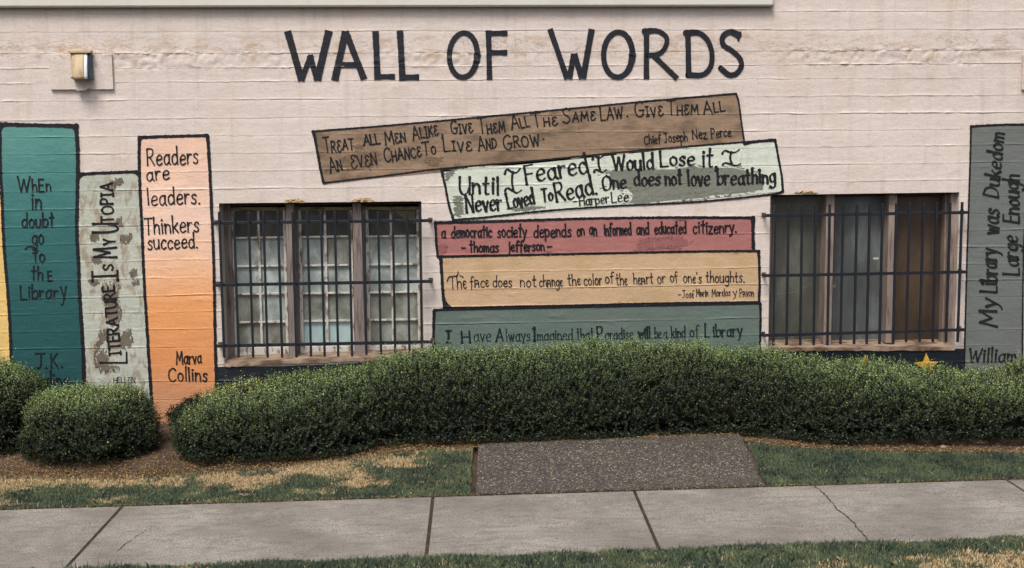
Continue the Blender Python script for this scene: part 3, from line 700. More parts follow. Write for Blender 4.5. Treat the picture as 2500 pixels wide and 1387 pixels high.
t = book('pale sage painted book spine smeared with brown and lettered sideways', [(190, 425), (341, 420)] + L2 + [(371, 1010), (207, 1010)] + L1[::-1][:6], M_pale, [([(190, 426), (260, 422), (341, 419)], 9)],
    corner=[(191, 427, 1, 1, 24), (341, 421, -1, 1, 24)],
    patches=[(M_smear, [[(270, 448), (278, 442), (284, 450), (280, 460), (271, 458)], [(283, 441), (296, 438), (302, 444), (292, 450), (284, 449)],
        [(222, 573), (238, 570), (241, 582), (230, 588), (222, 584)], [(292, 580), (318, 572), (326, 574), (316, 590), (296, 592)],
        [(222, 633), (240, 630), (250, 640), (232, 642)], [(218, 688), (236, 685), (244, 692), (222, 696)], [(325, 690), (338, 686), (340, 693), (326, 695)],
        [(250, 700), (262, 690), (278, 692), (292, 700), (290, 730), (296, 770), (290, 800), (285, 812), (268, 812), (262, 790), (262, 760), (252, 730)],
        [(240, 812), (262, 806), (268, 830), (250, 836), (236, 852), (230, 846), (246, 830)], [(292, 820), (318, 806), (326, 832), (308, 852), (292, 848)],
        [(232, 856), (246, 852), (262, 862), (262, 880), (244, 886), (262, 896), (290, 897), (284, 906), (250, 909), (236, 896), (230, 878)],
        [(285, 540), (296, 532), (298, 548), (290, 552)], [(318, 668), (330, 656), (336, 668), (324, 680)]])])
text(t, M_ink, 5.2, [('L', 309, 889, 309, 858, 64, dict(pen=5)), ('ITERATURE', 296, 867, 279, 694, 28), ('I', 287, 688, 286, 657, 62, dict(pen=6.5)), ('S', 276, 662, 275, 643, 23), ('M', 285, 631, 284, 601, 55, dict(pen=6)),
    ('Y', 281, 598, 280, 580, 28), ('U', 289, 570, 289, 542, 62, dict(pen=6.5)), ('TOPIA', 278, 546, 275, 444, 29)], gap=.2)
text(t, M_ink, 1.6, [('HELLEN', 277, 934, 331, 934, 13), ('KELLER', 283, 956, 336, 956, 13)])
t = book('peach to orange painted book spine with words about readers and thinkers', [(341, 335), (507, 332)] + L3 + [(530, 1040), (373, 1040)] + L2[::-1], M_peach, [([(341, 336), (420, 333), (507, 331)], 9), (L3, 9), ([(341, 336), (340, 380), (341, 425)] + L2[1:], 9)], corner=[(342, 338, 1, 1, 9), (506, 334, -1, 1, 9)])
text(t, M_ink, 4.0, [('Readers', 359, 405, 486, 400, 41), ('are', 357, 443, 416, 438, 36), ('leaders.', 359, 502, 490, 497, 40), ('Thinkers', 352, 573, 488, 566, 40), ('succeed.', 360, 610, 484, 604, 36),
    ('Marva', 430, 889, 494, 886, 30, dict(pen=3.6)), ('Collins', 410, 931, 508, 930, 33)])

# slanting and stacked books
TL, TR, BR, BL = (765, 321), (1797, 229), (1817, 347), (790, 447)
mid = lambda a, b, t, o=0: (a[0] + (b[0] - a[0]) * t, a[1] + (b[1] - a[1]) * t + o)
t = book('brown slanting painted book at the top of the stack', [TL, mid(TL, TR, .3, 3), mid(TL, TR, .7, 0), TR, mid(TR, BR, .5), BR, mid(BR, BL, .5, 2), BL, mid(BL, TL, .5)], M_brown,
    [([TL, mid(TL, TR, .2, 2), mid(TL, TR, .5, 1), mid(TL, TR, .8, -1), TR], 5.5), ([TR, (1803, 250), (1810, 300), (1817, 347)], 5.5), ([BL, (900, 434), (980, 424), (1075, 412), (1330, 390), (1600, 364), (1817, 347)], 5), ([TL, (772, 352), (782, 410), BL], 7)],
    patches=[(simple('dark_brown_overpaint', lin(116, 96, 76), .6, .3, 25, .4), [[(825, 388), (860, 378), (905, 376), (925, 374), (928, 400), (905, 412), (850, 418), (838, 402)], [(866, 357), (880, 352), (885, 364), (872, 368)], [(1036, 396), (1050, 385), (1078, 384), (1074, 396), (1062, 404)]])])
BS = dict(jit=.06)
text(t, M_ink, 4.0, [('TRqAT', 791, 373, 866, 364, 36, dict(sc=.74)), ('ALL', 887, 355, 930, 349, 25), ('MqN', 940, 353, 993, 345, 33, dict(sc=.72)), ('ALIKq', 1007, 341, 1072, 331, 35, dict(sc=.72)), (',', 1077, 332, 1082, 331, 34),
    ('GIVq', 1101, 329, 1156, 321, 31, dict(sc=.75)), ('THqM', 1168, 329, 1235, 320, 37, dict(sc=.64)), ('ALL', 1248, 317, 1295, 307, 38, dict(sc=.65)), ('THq', 1299, 311, 1362, 303, 35, dict(sc=.62)),
    ('SAMq', 1372, 300, 1455, 295, 36, dict(sc=.62)), ('LAW', 1465, 295, 1523, 289, 34, dict(sc=.84)), ('.', 1531, 285, 1532, 285, 34), ('GIVq', 1549, 288, 1620, 280, 37, dict(sc=.62)), ('THqM', 1627, 282, 1706, 278, 35, dict(sc=.66)), ('ALL', 1716, 278, 1771, 272, 32, dict(sc=.74)),
    ('AN', 805, 423, 839, 415, 36, dict(sc=.72)), ('qVqN', 857, 411, 923, 401, 34, dict(sc=.82)), ('CHANCq', 938, 396, 1031, 383, 34, dict(sc=.75)), ('TO', 1031, 379, 1067, 373, 32, dict(sc=.55)), ('LIVq', 1082, 371, 1153, 367, 31, dict(sc=.76)),
    ('AND', 1167, 368, 1215, 362, 33, dict(sc=.7)), ('GROW', 1229, 366, 1320, 353, 36, dict(sc=.75)), ('.', 1326, 342, 1327, 342, 34)], **BS)
text(t, M_ink, 3, [('Chief', 1572, 353, 1614, 350, 21), ('Joseph', 1621, 349, 1680, 344, 24), ('Nez', 1690, 341, 1727, 337, 23), ('Perce', 1736, 337, 1786, 332, 24)], jit=.05)
TL, TR, BR, BL = (1080, 413), (1892, 342), (1911, 467), (1107, 537)
t = book('mint slanting painted book patched with grey paint', [TL, TR, mid(TR, BR, .5, 0), BR, mid(BR, BL, .5, 3), BL, mid(BL, TL, .5)], M_mint,
    [([TL, (1079, 420), (1086, 450), (1096, 500), BL], 7), ([TR, (1898, 375), (1908, 430), BR], 7), ([BR, (1880, 475), (1700, 493), (1500, 503), (1330, 515), (1180, 531), BL], 6), ([(1817, 350), (1850, 345), TR], 8), ([TL, (1140, 407)], 6)],
    corner=[(1083, 415, 1, 1, 9)],
    patches=[(M_mintgrey, [[(1478, 418), (1540, 412), (1575, 418), (1650, 412), (1690, 404), (1710, 408), (1740, 412), (1790, 408), (1824, 414), (1868, 432), (1872, 452), (1868, 463), (1820, 472), (1740, 478), (1720, 484), (1600, 494), (1560, 500), (1530, 498), (1540, 480), (1530, 462), (1490, 458), (1482, 436)],
        [(1086, 425), (1098, 418), (1108, 422), (1096, 432), (1090, 440)], [(1104, 486), (1118, 480), (1130, 482), (1126, 494), (1132, 512), (1128, 524), (1112, 526), (1108, 514), (1116, 500)], [(1238, 508), (1262, 510), (1300, 504), (1330, 506), (1300, 512), (1250, 514)]])])
MN = dict(nib=math.radians(30), jit=.04, rough=.15)
text(t, M_ink, 5.5, [('Until', 1119, 473, 1220, 474, 42), ('$', 1230, 472, 1274, 471, 57), ('Feared', 1283, 449, 1440, 421, 46), ('$', 1448, 424, 1482, 419, 43), ('Would', 1494, 416, 1598, 412, 38), ('Lose', 1610, 407, 1698, 402, 36),
    ('it,', 1712, 408, 1752, 409, 44), ('$', 1761, 406, 1809, 403, 38), ('Never', 1137, 520, 1228, 511, 42), ('Loved', 1239, 510, 1308, 497, 36), ('To', 1321, 493, 1353, 489, 32), ('Read', 1357, 492, 1452, 475, 46), ('.', 1455, 475, 1456, 475, 40),
    ('One', 1469, 464, 1531, 460, 35), ('does', 1546, 454, 1614, 451, 35), ('not', 1622, 453, 1667, 451, 36), ('love', 1677, 454, 1735, 452, 37), ('breathing', 1749, 452, 1895, 446, 36)], **MN)
text(t, M_ink, 3.2, [('~', 1399, 500, 1411, 499, 22), ('Harper', 1414, 502, 1488, 494, 22), ('Lee', 1492, 495, 1536, 491, 25)], **MN)
t = book('dull red painted book third from the top of the stack', [(1063, 544), (1838, 531), (1840, 611), (1070, 627)], M_red,
    [([(1063, 544), (1200, 541), (1420, 534), (1650, 531), (1838, 532)], 8), ([(1063, 544), (1065, 590), (1069, 627)], 8), ([(1070, 627), (1450, 619), (1700, 614), (1853, 613)], 7), ([(1838, 531), (1839, 612)], 9)],
    patches=[(M_redpatch, [[(1552, 598), (1565, 584), (1600, 580), (1660, 578), (1682, 586), (1684, 598), (1660, 606), (1552, 612)], [(1071, 602), (1084, 596), (1090, 612), (1080, 620), (1073, 620)]])])
text(t, M_ink, 4.3, [('a', 1076, 582, 1090, 582, 29), ('democra+ic', 1100, 580, 1202, 578, 27), ('socie+y', 1213, 579, 1287, 578, 29), ('depends', 1301, 579, 1396, 577, 29), ('on', 1407, 576, 1429, 575, 28), ('an', 1437, 574, 1459, 573, 28), ('informed', 1473, 574, 1543, 571, 27),
    ('and', 1552, 572, 1586, 571, 27), ('educa+ed', 1596, 571, 1677, 569, 28), ('ci+izenry.', 1690, 570, 1799, 567, 28), ('-', 1127, 607, 1136, 607, 5), ('+homas', 1145, 616, 1219, 615, 25), ('jefferson', 1240, 614, 1331, 612, 25), ('-', 1337, 604, 1347, 604, 5)], jit=.05)
t = book('tan painted book fourth in the stack, under the dull red one', [(1073, 626), (1853, 613), (1854, 738), (1084, 752)], M_tan, [([(1076, 627), (1079, 680), (1083, 730), (1086, 752)], 9), ([(1852, 613), (1854, 680), (1853, 738)], 8), ([(1084, 752), (1350, 747), (1600, 741), (1853, 738)], 7)], corner=[(1088, 751, 1, -1, 26)])
text(t, M_ink, 2.7, [('Th@', 1097, 706, 1140, 703, 31), ('f2c@', 1147, 703, 1194, 700, 28), ('does', 1202, 701, 1251, 700, 26), ('not', 1269, 700, 1310, 700, 26), ('ch2ng@', 1316, 700, 1374, 698, 26), ('th@', 1385, 698, 1418, 696, 27), ('color', 1425, 698, 1471, 695, 27), ('of', 1477, 692, 1500, 690, 25),
    ('th@', 1503, 697, 1533, 695, 27), ('h@2rt', 1546, 694, 1595, 692, 26), ('or', 1604, 692, 1626, 690, 26), ('of', 1636, 690, 1657, 687, 25), ("on@'s", 1667, 691, 1714, 690, 26), ('thoughts.', 1722, 690, 1818, 689, 26)], jit=.04)
text(t, M_ink, 2.1, [('-', 1656, 721, 1662, 721, 5), ('Jos@', 1665, 727, 1694, 726, 18), ('M2ri2', 1699, 724, 1730, 723, 18), ('Mor@los', 1737, 724, 1784, 722, 18), ('y', 1790, 722, 1799, 721, 19), ('P2von', 1805, 724, 1841, 723, 20)], jit=.04)
b = Brush(.0062); b.stroke([(1691, 711), (1695, 708)], 1.8); b.stroke([(1131, 677), (1122, 672)], 2.6); b.stroke(catmull([(1092, 686), (1096, 677), (1108, 674), (1116, 673), (1119, 663)]), 2.8); b.o('lettering', M_ink, t)
t = book('grey green painted book at the bottom of the stack, half behind the hedge', [(1058, 757), (1857, 741), (1854, 910), (1058, 910)], M_green, [([(1060, 760), (1058, 830), (1060, 910)], 8), ([(1856, 741), (1856, 810), (1852, 905)], 7), ([(1060, 758), (1085, 755)], 7), ([(1060, 757), (1460, 749), (1857, 741)], 5)], corner=[(1061, 758, 1, 1, 7)])
GN = dict(nib=math.radians(20), jit=.02, rough=.08)
text(t, M_inkgreen, 4.6, [('#', 1086, 836, 1104, 836, 28, dict(pen=5.2)), ('H', 1126, 837, 1150, 836, 29, dict(pen=4.1)), ('ave', 1156, 833, 1199, 832, 29, dict(pen=2.3)), ('A', 1209, 833, 1230, 833, 30, dict(pen=3.7)), ('lways', 1235, 833, 1295, 831, 28, dict(pen=2.3)),
    ('!', 1303, 832, 1307, 832, 32, dict(pen=5.2)), ('magined', 1311, 831, 1399, 829, 26, dict(pen=2.3)), ('+ha+', 1407, 830, 1450, 828, 26, dict(pen=2.6)), ('P', 1457, 830, 1474, 829, 33, dict(pen=4.1)), ('aradise', 1476, 829, 1547, 827, 26, dict(pen=2.5)), ('will', 1557, 826, 1589, 825, 26, dict(pen=3.6)),
    ('be', 1597, 825, 1615, 825, 25, dict(pen=2.6)), ('a', 1620, 825, 1628, 825, 24, dict(pen=2.3)), ('kind', 1638, 824, 1674, 823, 26, dict(pen=2.6)), ('of', 1683, 823, 1708, 821, 27, dict(pen=2.6)), ('L', 1719, 823, 1733, 823, 33, dict(pen=3.7)), ('ibrary', 1740, 823, 1813, 820, 29, dict(pen=3.4))], **GN)

# books at the right edge
R0 = [(2370, 309), (2368, 400), (2364, 520), (2360, 640), (2357, 760), (2354, 880), (2353, 960)]
R1 = [(2512, 306), (2508, 400), (2503, 520), (2499, 600), (2497, 700), (2496, 800), (2495, 960)]
t = book('slate grey painted book spine lettered sideways at the right edge', R0 + R1[::-1], M_grey, [(R0, 5), ([(2370, 309), (2440, 305), (2512, 304)], 7), (R1, 5)])
GR = dict(nib=math.radians(120), jit=.03, slant=.14)
text(t, M_inkgrey, 5.6, [('My', 2434, 800, 2431, 728, 40), ('Library', 2433, 717, 2432, 606, 40), ('was', 2438, 575, 2439, 510, 42), ('Dukedom', 2437, 485, 2451, 324, 36), ('Large', 2487, 674, 2483, 574, 38), ('Enough', 2486, 547, 2488, 426, 38)], **GR)
text(t, M_inkgrey, 4.2, [('William', 2362, 884, 2480, 883, 33)], nib=math.radians(20), jit=.03, slant=.12)
book('orange painted book spine just showing at the right edge of the photo', [(2504, 520), (2640, 516), (2640, 960), (2498, 960), (2499, 700)], M_orange, [[(2504, 518), (2640, 514)]])

# dark painted panels under the windows
t = thing('painted_band', 'dark navy painted band under the small paned window, behind the hedge', 'painted band', tuple(map(float, (W(730, 960)[0], 0, .0))), 'dark painted bands under the windows')
b = Brush(.0030); b.fill([(528, 896), (560, 894), (640, 900), (700, 893), (800, 890), (900, 884), (1058, 872), (1058, 1010), (530, 1010)], wob=1); b.o('band_paint', M_navy, t)
t = thing('painted_band', 'dark navy painted band with yellow stars under the ribbed glass window', 'painted band', tuple(map(float, (W(2130, 960)[0], 0, .0))), 'dark painted bands under the windows')
b = Brush(.0030); b.fill([(1856, 858), (1945, 856), (2100, 854), (2353, 851), (2353, 960), (1856, 960)], wob=1); b.o('band_paint', M_navy, t)
def star(cx, cy, R, r0, nm):
    b = Brush(.0050); pts = []
    for i in range(10):
        a = math.pi / 2 + i * math.pi / 5 + .05; q = R if i % 2 == 0 else r0; pts.append((cx + q * math.cos(a), cy - q * math.sin(a)))
    for i in range(0, 10, 2):
        b.fill([pts[i - 1], pts[i], pts[i + 1], (cx, cy)], 3, 1.5)
    b.o('star', M_star, t)
star(2113, 893, 29, 12, 0); star(2262, 893, 32, 14, 1)

# title
ti = thing('painted_title', 'large black hand painted capital letters reading wall of words', 'lettering', tuple(map(float, (W(1250, 197)[0], 0, W(1250, 197)[1]))))
def TT(segs, k, ox, oy=40):
    b = Brush(.0052)
    for s in segs:
        pts, wd = s[0], s[1]; P = [(ox + p[0] / k, oy + p[1] / k) for p in pts]
        if len(s) > 2: P = catmull(P, 9, closed=(s[2] == 'c'))
        b.stroke(P, wd / k, flat=(len(s) <= 2), rough=.07)
    b.o('letter', M_title, ti)
def ell(cx, cy, rx, ry, tilt=0): return [(cx + rx * math.cos(a) + tilt * math.sin(a) * ry, cy + ry * math.sin(a)) for a in np.linspace(0, 2 * math.pi, 17)[:-1]]
A_, B_ = (4.167, 660), (3.788, 1240)
TT([([(175, 150), (320, 655)], 82), ([(312, 655), (418, 395)], 72), ([(400, 395), (480, 652)], 72), ([(475, 652), (597, 145)], 80)], *A_)
TT([([(765, 153), (655, 655)], 82), ([(765, 153), (955, 642)], 80), ([(680, 495), (900, 495)], 76)], *A_)
TT([([(1070, 150), (1092, 645)], 74), ([(1056, 615), (1268, 614)], 68)], *A_)
TT([([(1318, 145), (1346, 655)], 75), ([(1310, 622), (1514, 620)], 74)], *A_)
TT([(ell(1963, 395, 142, 225, -.03), 64, 'c')], *A_)
TT([([(2218, 142), (2230, 645)], 64), ([(2190, 176), (2412, 171)], 66), ([(2230, 370), (2410, 369)], 66)], *A_)
TT([([(388, 116), (548, 580)], 60), ([(565, 580), (612, 346)], 66), ([(612, 346), (686, 578)], 66), ([(692, 578), (775, 118)], 60)], *B_)
TT([(ell(1017, 355, 133, 208, -.02), 60, 'c')], *B_)
TT([([(1280, 116), (1280, 582)], 58), ([(1262, 140), (1380, 136), (1462, 190), (1460, 270), (1400, 345), (1290, 362)], 56, 's'), ([(1345, 362), (1565, 577)], 60)], *B_)
TT([([(1662, 128), (1672, 566)], 60), ([(1645, 156), (1760, 154), (1840, 215), (1883, 330), (1875, 460), (1800, 540), (1660, 543)], 60, 's')], *B_)
TT([([(2132, 175), (2055, 145), (1985, 190), (1992, 265), (2070, 318), (2140, 385), (2158, 460), (2110, 530), (2040, 540), (1965, 478)], 58, 's'), ([(2150, 140), (2128, 230)], 22)], *B_)

# ------------------------------------------------------------------ windows
def CL(X_, Y_): return (500 + X_ / 3.0155, 460 + Y_ / 3.0155)
def CR(X_, Y_): return (1840 + X_ / 2.889, 440 + Y_ / 2.889)
def member(conv, YT, YB, t0, t1, b0, b1, yt, yb_, ya, yd, mb):   # upright member between two slanting edges
    f = lambda a, b, y: a + (b - a) * (y - YT) / (YB - YT)
    mb.pq([conv(f(t0, b0, yt), yt), conv(f(t1, b1, yt), yt), conv(f(t1, b1, yb_), yb_), conv(f(t0, b0, yb_), yb_)], ya, yd)
win = thing('window', 'weathered triple wooden window with thirty small dirty panes', 'window', (float(w1['x0'] + w1['x1']) / 2, .2, float(w1['botf'](-1.5))), 'barred windows in the wall', 'thing')
YT, YB = 150, 1180
sash = [(190, 592, 217, 620, 392, 421), (686, 1085, 704, 1104, 882, 906), (1180, 1576, 1197, 1590, 1367, 1390)]
rowsY = [(363, 572, 777, 985), (356, 567, 772, 976), (352, 560, 765, 968)]
ft = MB(); member(CL, YT, YB, 125, 190, 150, 217, 110, 1250, .20, .30, ft); ft.o('jamb_board', M_wood, win, .003)
ft = MB(); member(CL, YT, YB, 1577, 1604, 1591, 1616, 105, 1230, .20, .30, ft); ft.o('jamb_board', M_wood, win, .003)
ft = MB(); member(CL, YT, YB, 594, 655, 622, 672, 112, 1250, .10, .24, ft); ft.o('mullion', M_wood, win, .004)
ft = MB(); member(CL, YT, YB, 1087, 1150, 1106, 1180, 108, 1240, .10, .24, ft); ft.o('mullion', M_wood, win, .004)
for a, b, c, d in ((655, 690, 673, 706), (1151, 1184, 1181, 1199)):
    ft = MB(); member(CL, YT, YB, a, b, c, d, 112, 1240, .2405, .32, ft); ft.o('stop_strip', M_wood, win, .002)
for a, b, c, d in ((185, 594, 130, 118), (655, 1087, 126, 112), (1150, 1577, 122, 108)):
    h = MB(); h.pq([CL(a, c - 34), CL(b, d - 34), CL(b, d + 6), CL(a, c + 6)], .17, .26); h.o('head_board', M_head, win, .003)
for si, (t0, t1, b0, b1, m0, m1) in enumerate(sash):
    s = MB()
    member(CL, YT, YB, t0, t0 + 22, b0, b0 + 26, 148, 1228, .235, .275, s)
    member(CL, YT, YB, t1 - 20, t1, b1 - 20, b1, 146, 1228, .235, .275, s)
    s.pq([CL(b0 + 2, 1172 - si * 6), CL(b1 - 2, 1168 - si * 6), CL(b1 - 2, 1232 - si * 6), CL(b0 + 2, 1236 - si * 6)], .236, .275)
    so_ = s.o('sash', M_peel, win, .003)
    s = MB(); s.pq([CL(t0, 140 - si * 2), CL(t1, 138 - si * 2), CL(t1, 163 - si * 3), CL(t0, 167 - si * 3)], .233, .275); s.o('top_rail', M_olive, so_)
    ys = [160 - si * 3] + list(rowsY[si]) + [1180 - si * 6]
    f = lambda a, b, y: a + (b - a) * (y - YT) / (YB - YT)
    for r_ in range(5):
        for cc in range(2):
            ya_, yb2 = ys[r_], ys[r_ + 1]
            e0 = (t0, b0) if cc == 0 else (m0, m1); e1 = (m0, m1) if cc == 0 else (t1, b1)
            mt = M_pane_dark if r_ == 0 else (M_pane_mid if (r_ in (1, 2) or (r_ == 3 and (si * 2 + cc) in (1,))) else M_pane_low)
            if si == 1 and r_ == 4: mt = M_pane_cyan
            if si == 1 and r_ == 1 and cc == 1: mt = M_pane_low
            p = MB(); p.pq([CL(f(*e0, ya_) + 2, ya_), CL(f(*e1, ya_) - 2, ya_), CL(f(*e1, yb2) - 2, yb2), CL(f(*e0, yb2) + 2, yb2)], .262 + .002 * (hsh(r_, cc, si)), .266)
            p.o('pane', mt, so_)
    s = MB(); member(CL, YT, YB, m0 - 9, m0 + 9, m1 - 9, m1 + 9, 158, 1176, .239, .26, s); s.o('vertical_muntin', M_peel, so_, .002)
    for y in rowsY[si]:
        x0, x1 = f(t0, b0, y) + 20, f(t1, b1, y) - 18; tl = 3
        s = MB(); s.pq([CL(x0, y - 7 + tl), CL(x1, y - 7 - tl), CL(x1, y + 7 - tl), CL(x0, y + 7 + tl)], .2405, .26); s.o('muntin', M_peel, so_, .002)
# loose board behind the top right pane
x0, z0 = W(*CL(1380, 160), .26); p = [W(*CL(a, b), .2615) for a, b in ((1385, 165), (1548, 163), (1548, 262), (1490, 236))]
link('patch_board', mesh('patch_board', [(float(a), .2612, float(b)) for a, b in p] + [(float(a), .2605 + .001, float(b)) for a, b in p], [(0, 1, 2, 3), (0, 4, 5, 1), (1, 5, 6, 2), (2, 6, 7, 3), (3, 7, 4, 0)]), win, M_board_in)

win2 = thing('window', 'wide triple window of dark ribbed glass beside the slate grey book', 'window', (float(w2['x0'] + w2['x1']) / 2, .2, float(w2['botf'](3))), 'barred windows in the wall', 'thing')
YT, YB = 120, 1135
for a, b, c, d, yy0, yy1, ya, m_, nm in ((110, 132, 92, 108, 95, 1160, .15, M_wood2, 'jamb_board'), (515, 572, 492, 547, 105, 1160, .07, M_wood2, 'mullion'), (957, 1013, 930, 985, 100, 1150, .07, M_wood2, 'mullion'), (1352, 1392, 1328, 1362, 95, 1150, .14, M_wood2, 'jamb_board'), (1392, 1446, 1362, 1412, 90, 1165, .06, M_wood2, 'jamb_board')):
    s = MB(); member(CR, YT, YB, a, b, c, d, yy0, yy1, ya, ya + .15, s); s.o(nm, m_, win2, .004)
for a, b in ((128, 515), (572, 957), (1013, 1392)):
    s = MB(); s.pq([CR(a, 80), CR(b, 76), CR(b, 112), CR(a, 118)], .16, .24); s.o('head_board', M_head, win2)
    s = MB(); s.pq([CR(a - 24, 1132), CR(b - 22, 1124), CR(b - 22, 1150), CR(a - 24, 1158)], .19, .25); s.o('bottom_rail', M_sill, win2, .003)
for i, (a, b, c, d, mt) in enumerate(((120, 520, 98, 500, M_ham_a), (560, 962, 535, 940, M_ham_b), (1000, 1356, 975, 1332, M_ham_c))):
    s = MB(); member(CR, YT, YB, a, b, c, d, 95, 1150, .215, .222, s); s.o('pane', mt, win2)
s = MB(); s.pq([CR(843, 546), CR(880, 546), CR(880, 559), CR(843, 559)], .212, .2145); s.o('paper_tag', simple('white_paper', lin(206, 200, 186), .8), win2)
s = MB(); s.pq([CR(553, 740), CR(579, 740), CR(579, 758), CR(553, 758)], .205, .2145); s.o('latch', simple('brass_latch', lin(150, 134, 104), .6), win2)
p = [(148, 803), (225, 798), (292, 788), (350, 757), (440, 722)]; s = MB()
for a, b in zip(p[:-1], p[1:]): s.pq([CR(a[0], a[1] - 1.2), CR(b[0], b[1] - 1.2), CR(b[0], b[1] + 1.2), CR(a[0], a[1] + 1.2)], .2135, .2148)
s.o('glass_crack', simple('crack_edge', lin(140, 128, 96), .5), win2)

def grille(label, conv, tops, bots, rl, rr, xl, xr, ytop, ybot, stand, loc):
    gt = thing('window_grille', label, 'window bars', loc, 'security bars over the windows')
    P3 = lambda u, v, y: (float(W(u, v, y)[0]), y, float(W(u, v, y)[1]))
    wr = .0075
    for (xt, xb_, yt, ybm) in zip(tops, bots, ytop, ybot):
        m = MB(); a = P3(*conv(xt, yt), -stand); b = P3(*conv(xb_, ybm), -stand); w_ = .0088
        m.hexa([(a[0] - w_, -stand - w_, a[2]), (a[0] + w_, -stand - w_, a[2]), (b[0] + w_, -stand - w_, b[2]), (b[0] - w_, -stand - w_, b[2]), (a[0] - w_, -stand + w_, a[2]), (a[0] + w_, -stand + w_, a[2]), (b[0] + w_, -stand + w_, b[2]), (b[0] - w_, -stand + w_, b[2])])
        m.o('vertical_bar', M_iron, gt, .002)
    for i in range(3):
        a = P3(*conv(xl[i], rl[i]), -stand); b = P3(*conv(xr[i], rr[i]), -stand); h = .0118; yr0, yr1 = -stand + .0090, -stand + .028
        m = MB(); m.hexa([(a[0], yr0, a[2] + h), (b[0], yr0, b[2] + h), (b[0], yr0, b[2] - h), (a[0], yr0, a[2] - h), (a[0], yr1, a[2] + h), (b[0], yr1, b[2] + h), (b[0], yr1, b[2] - h), (a[0], yr1, a[2] - h)])
        m.o('rail', M_iron, gt, .002)
        for q, sgn in ((a, 1), (b, -1)):
            m = MB(); m.box(q[0] - .009 + sgn * .010, q[0] + .009 + sgn * .010, -stand + .0285, .004, q[2] - .009, q[2] + .009); m.o('standoff', M_iron, gt, .002)
            m = MB(); m.box(q[0] - .016 + sgn * .010, q[0] + .016 + sgn * .010, -.009, .0, q[2] - .016, q[2] + .016); m.o('anchor_plate', M_rust, gt, .002)
    return gt
grille('black iron bars over the small paned window', CL, [105, 213, 322, 430, 537, 645, 753, 853, 955, 1062, 1168, 1275, 1383, 1488, 1583], [143, 250, 357, 463, 570, 675, 783, 883, 983, 1085, 1190, 1298, 1402, 1508, 1600],
    [256, 714, 1163], [238, 686, 1132], [52, 72, 86], [1668, 1672, 1688], [172] * 14 + [165], [1245] * 6 + [1238] * 4 + [1225] * 5, .11, (float(w1['x0'] + w1['x1']) / 2, -.1, .5))
grille('black iron bars over the ribbed glass window', CR, [150, 247, 343, 438, 537, 632, 730, 820, 910, 1007, 1102, 1200, 1292, 1387, 1471], [137, 232, 328, 423, 520, 612, 708, 797, 887, 982, 1075, 1170, 1263, 1357, 1438],
    [251, 675, 1097], [229, 649, 1057], [85, 85, 80], [1516, 1502, 1492], [174, 176, 178, 172, 170, 170, 166, 165, 165, 162, 160, 160, 158, 156, 154], [1165] * 5 + [1156] * 5 + [1142] * 5, .11, (float(w2['x0'] + w2['x1']) / 2, -.1, .5))

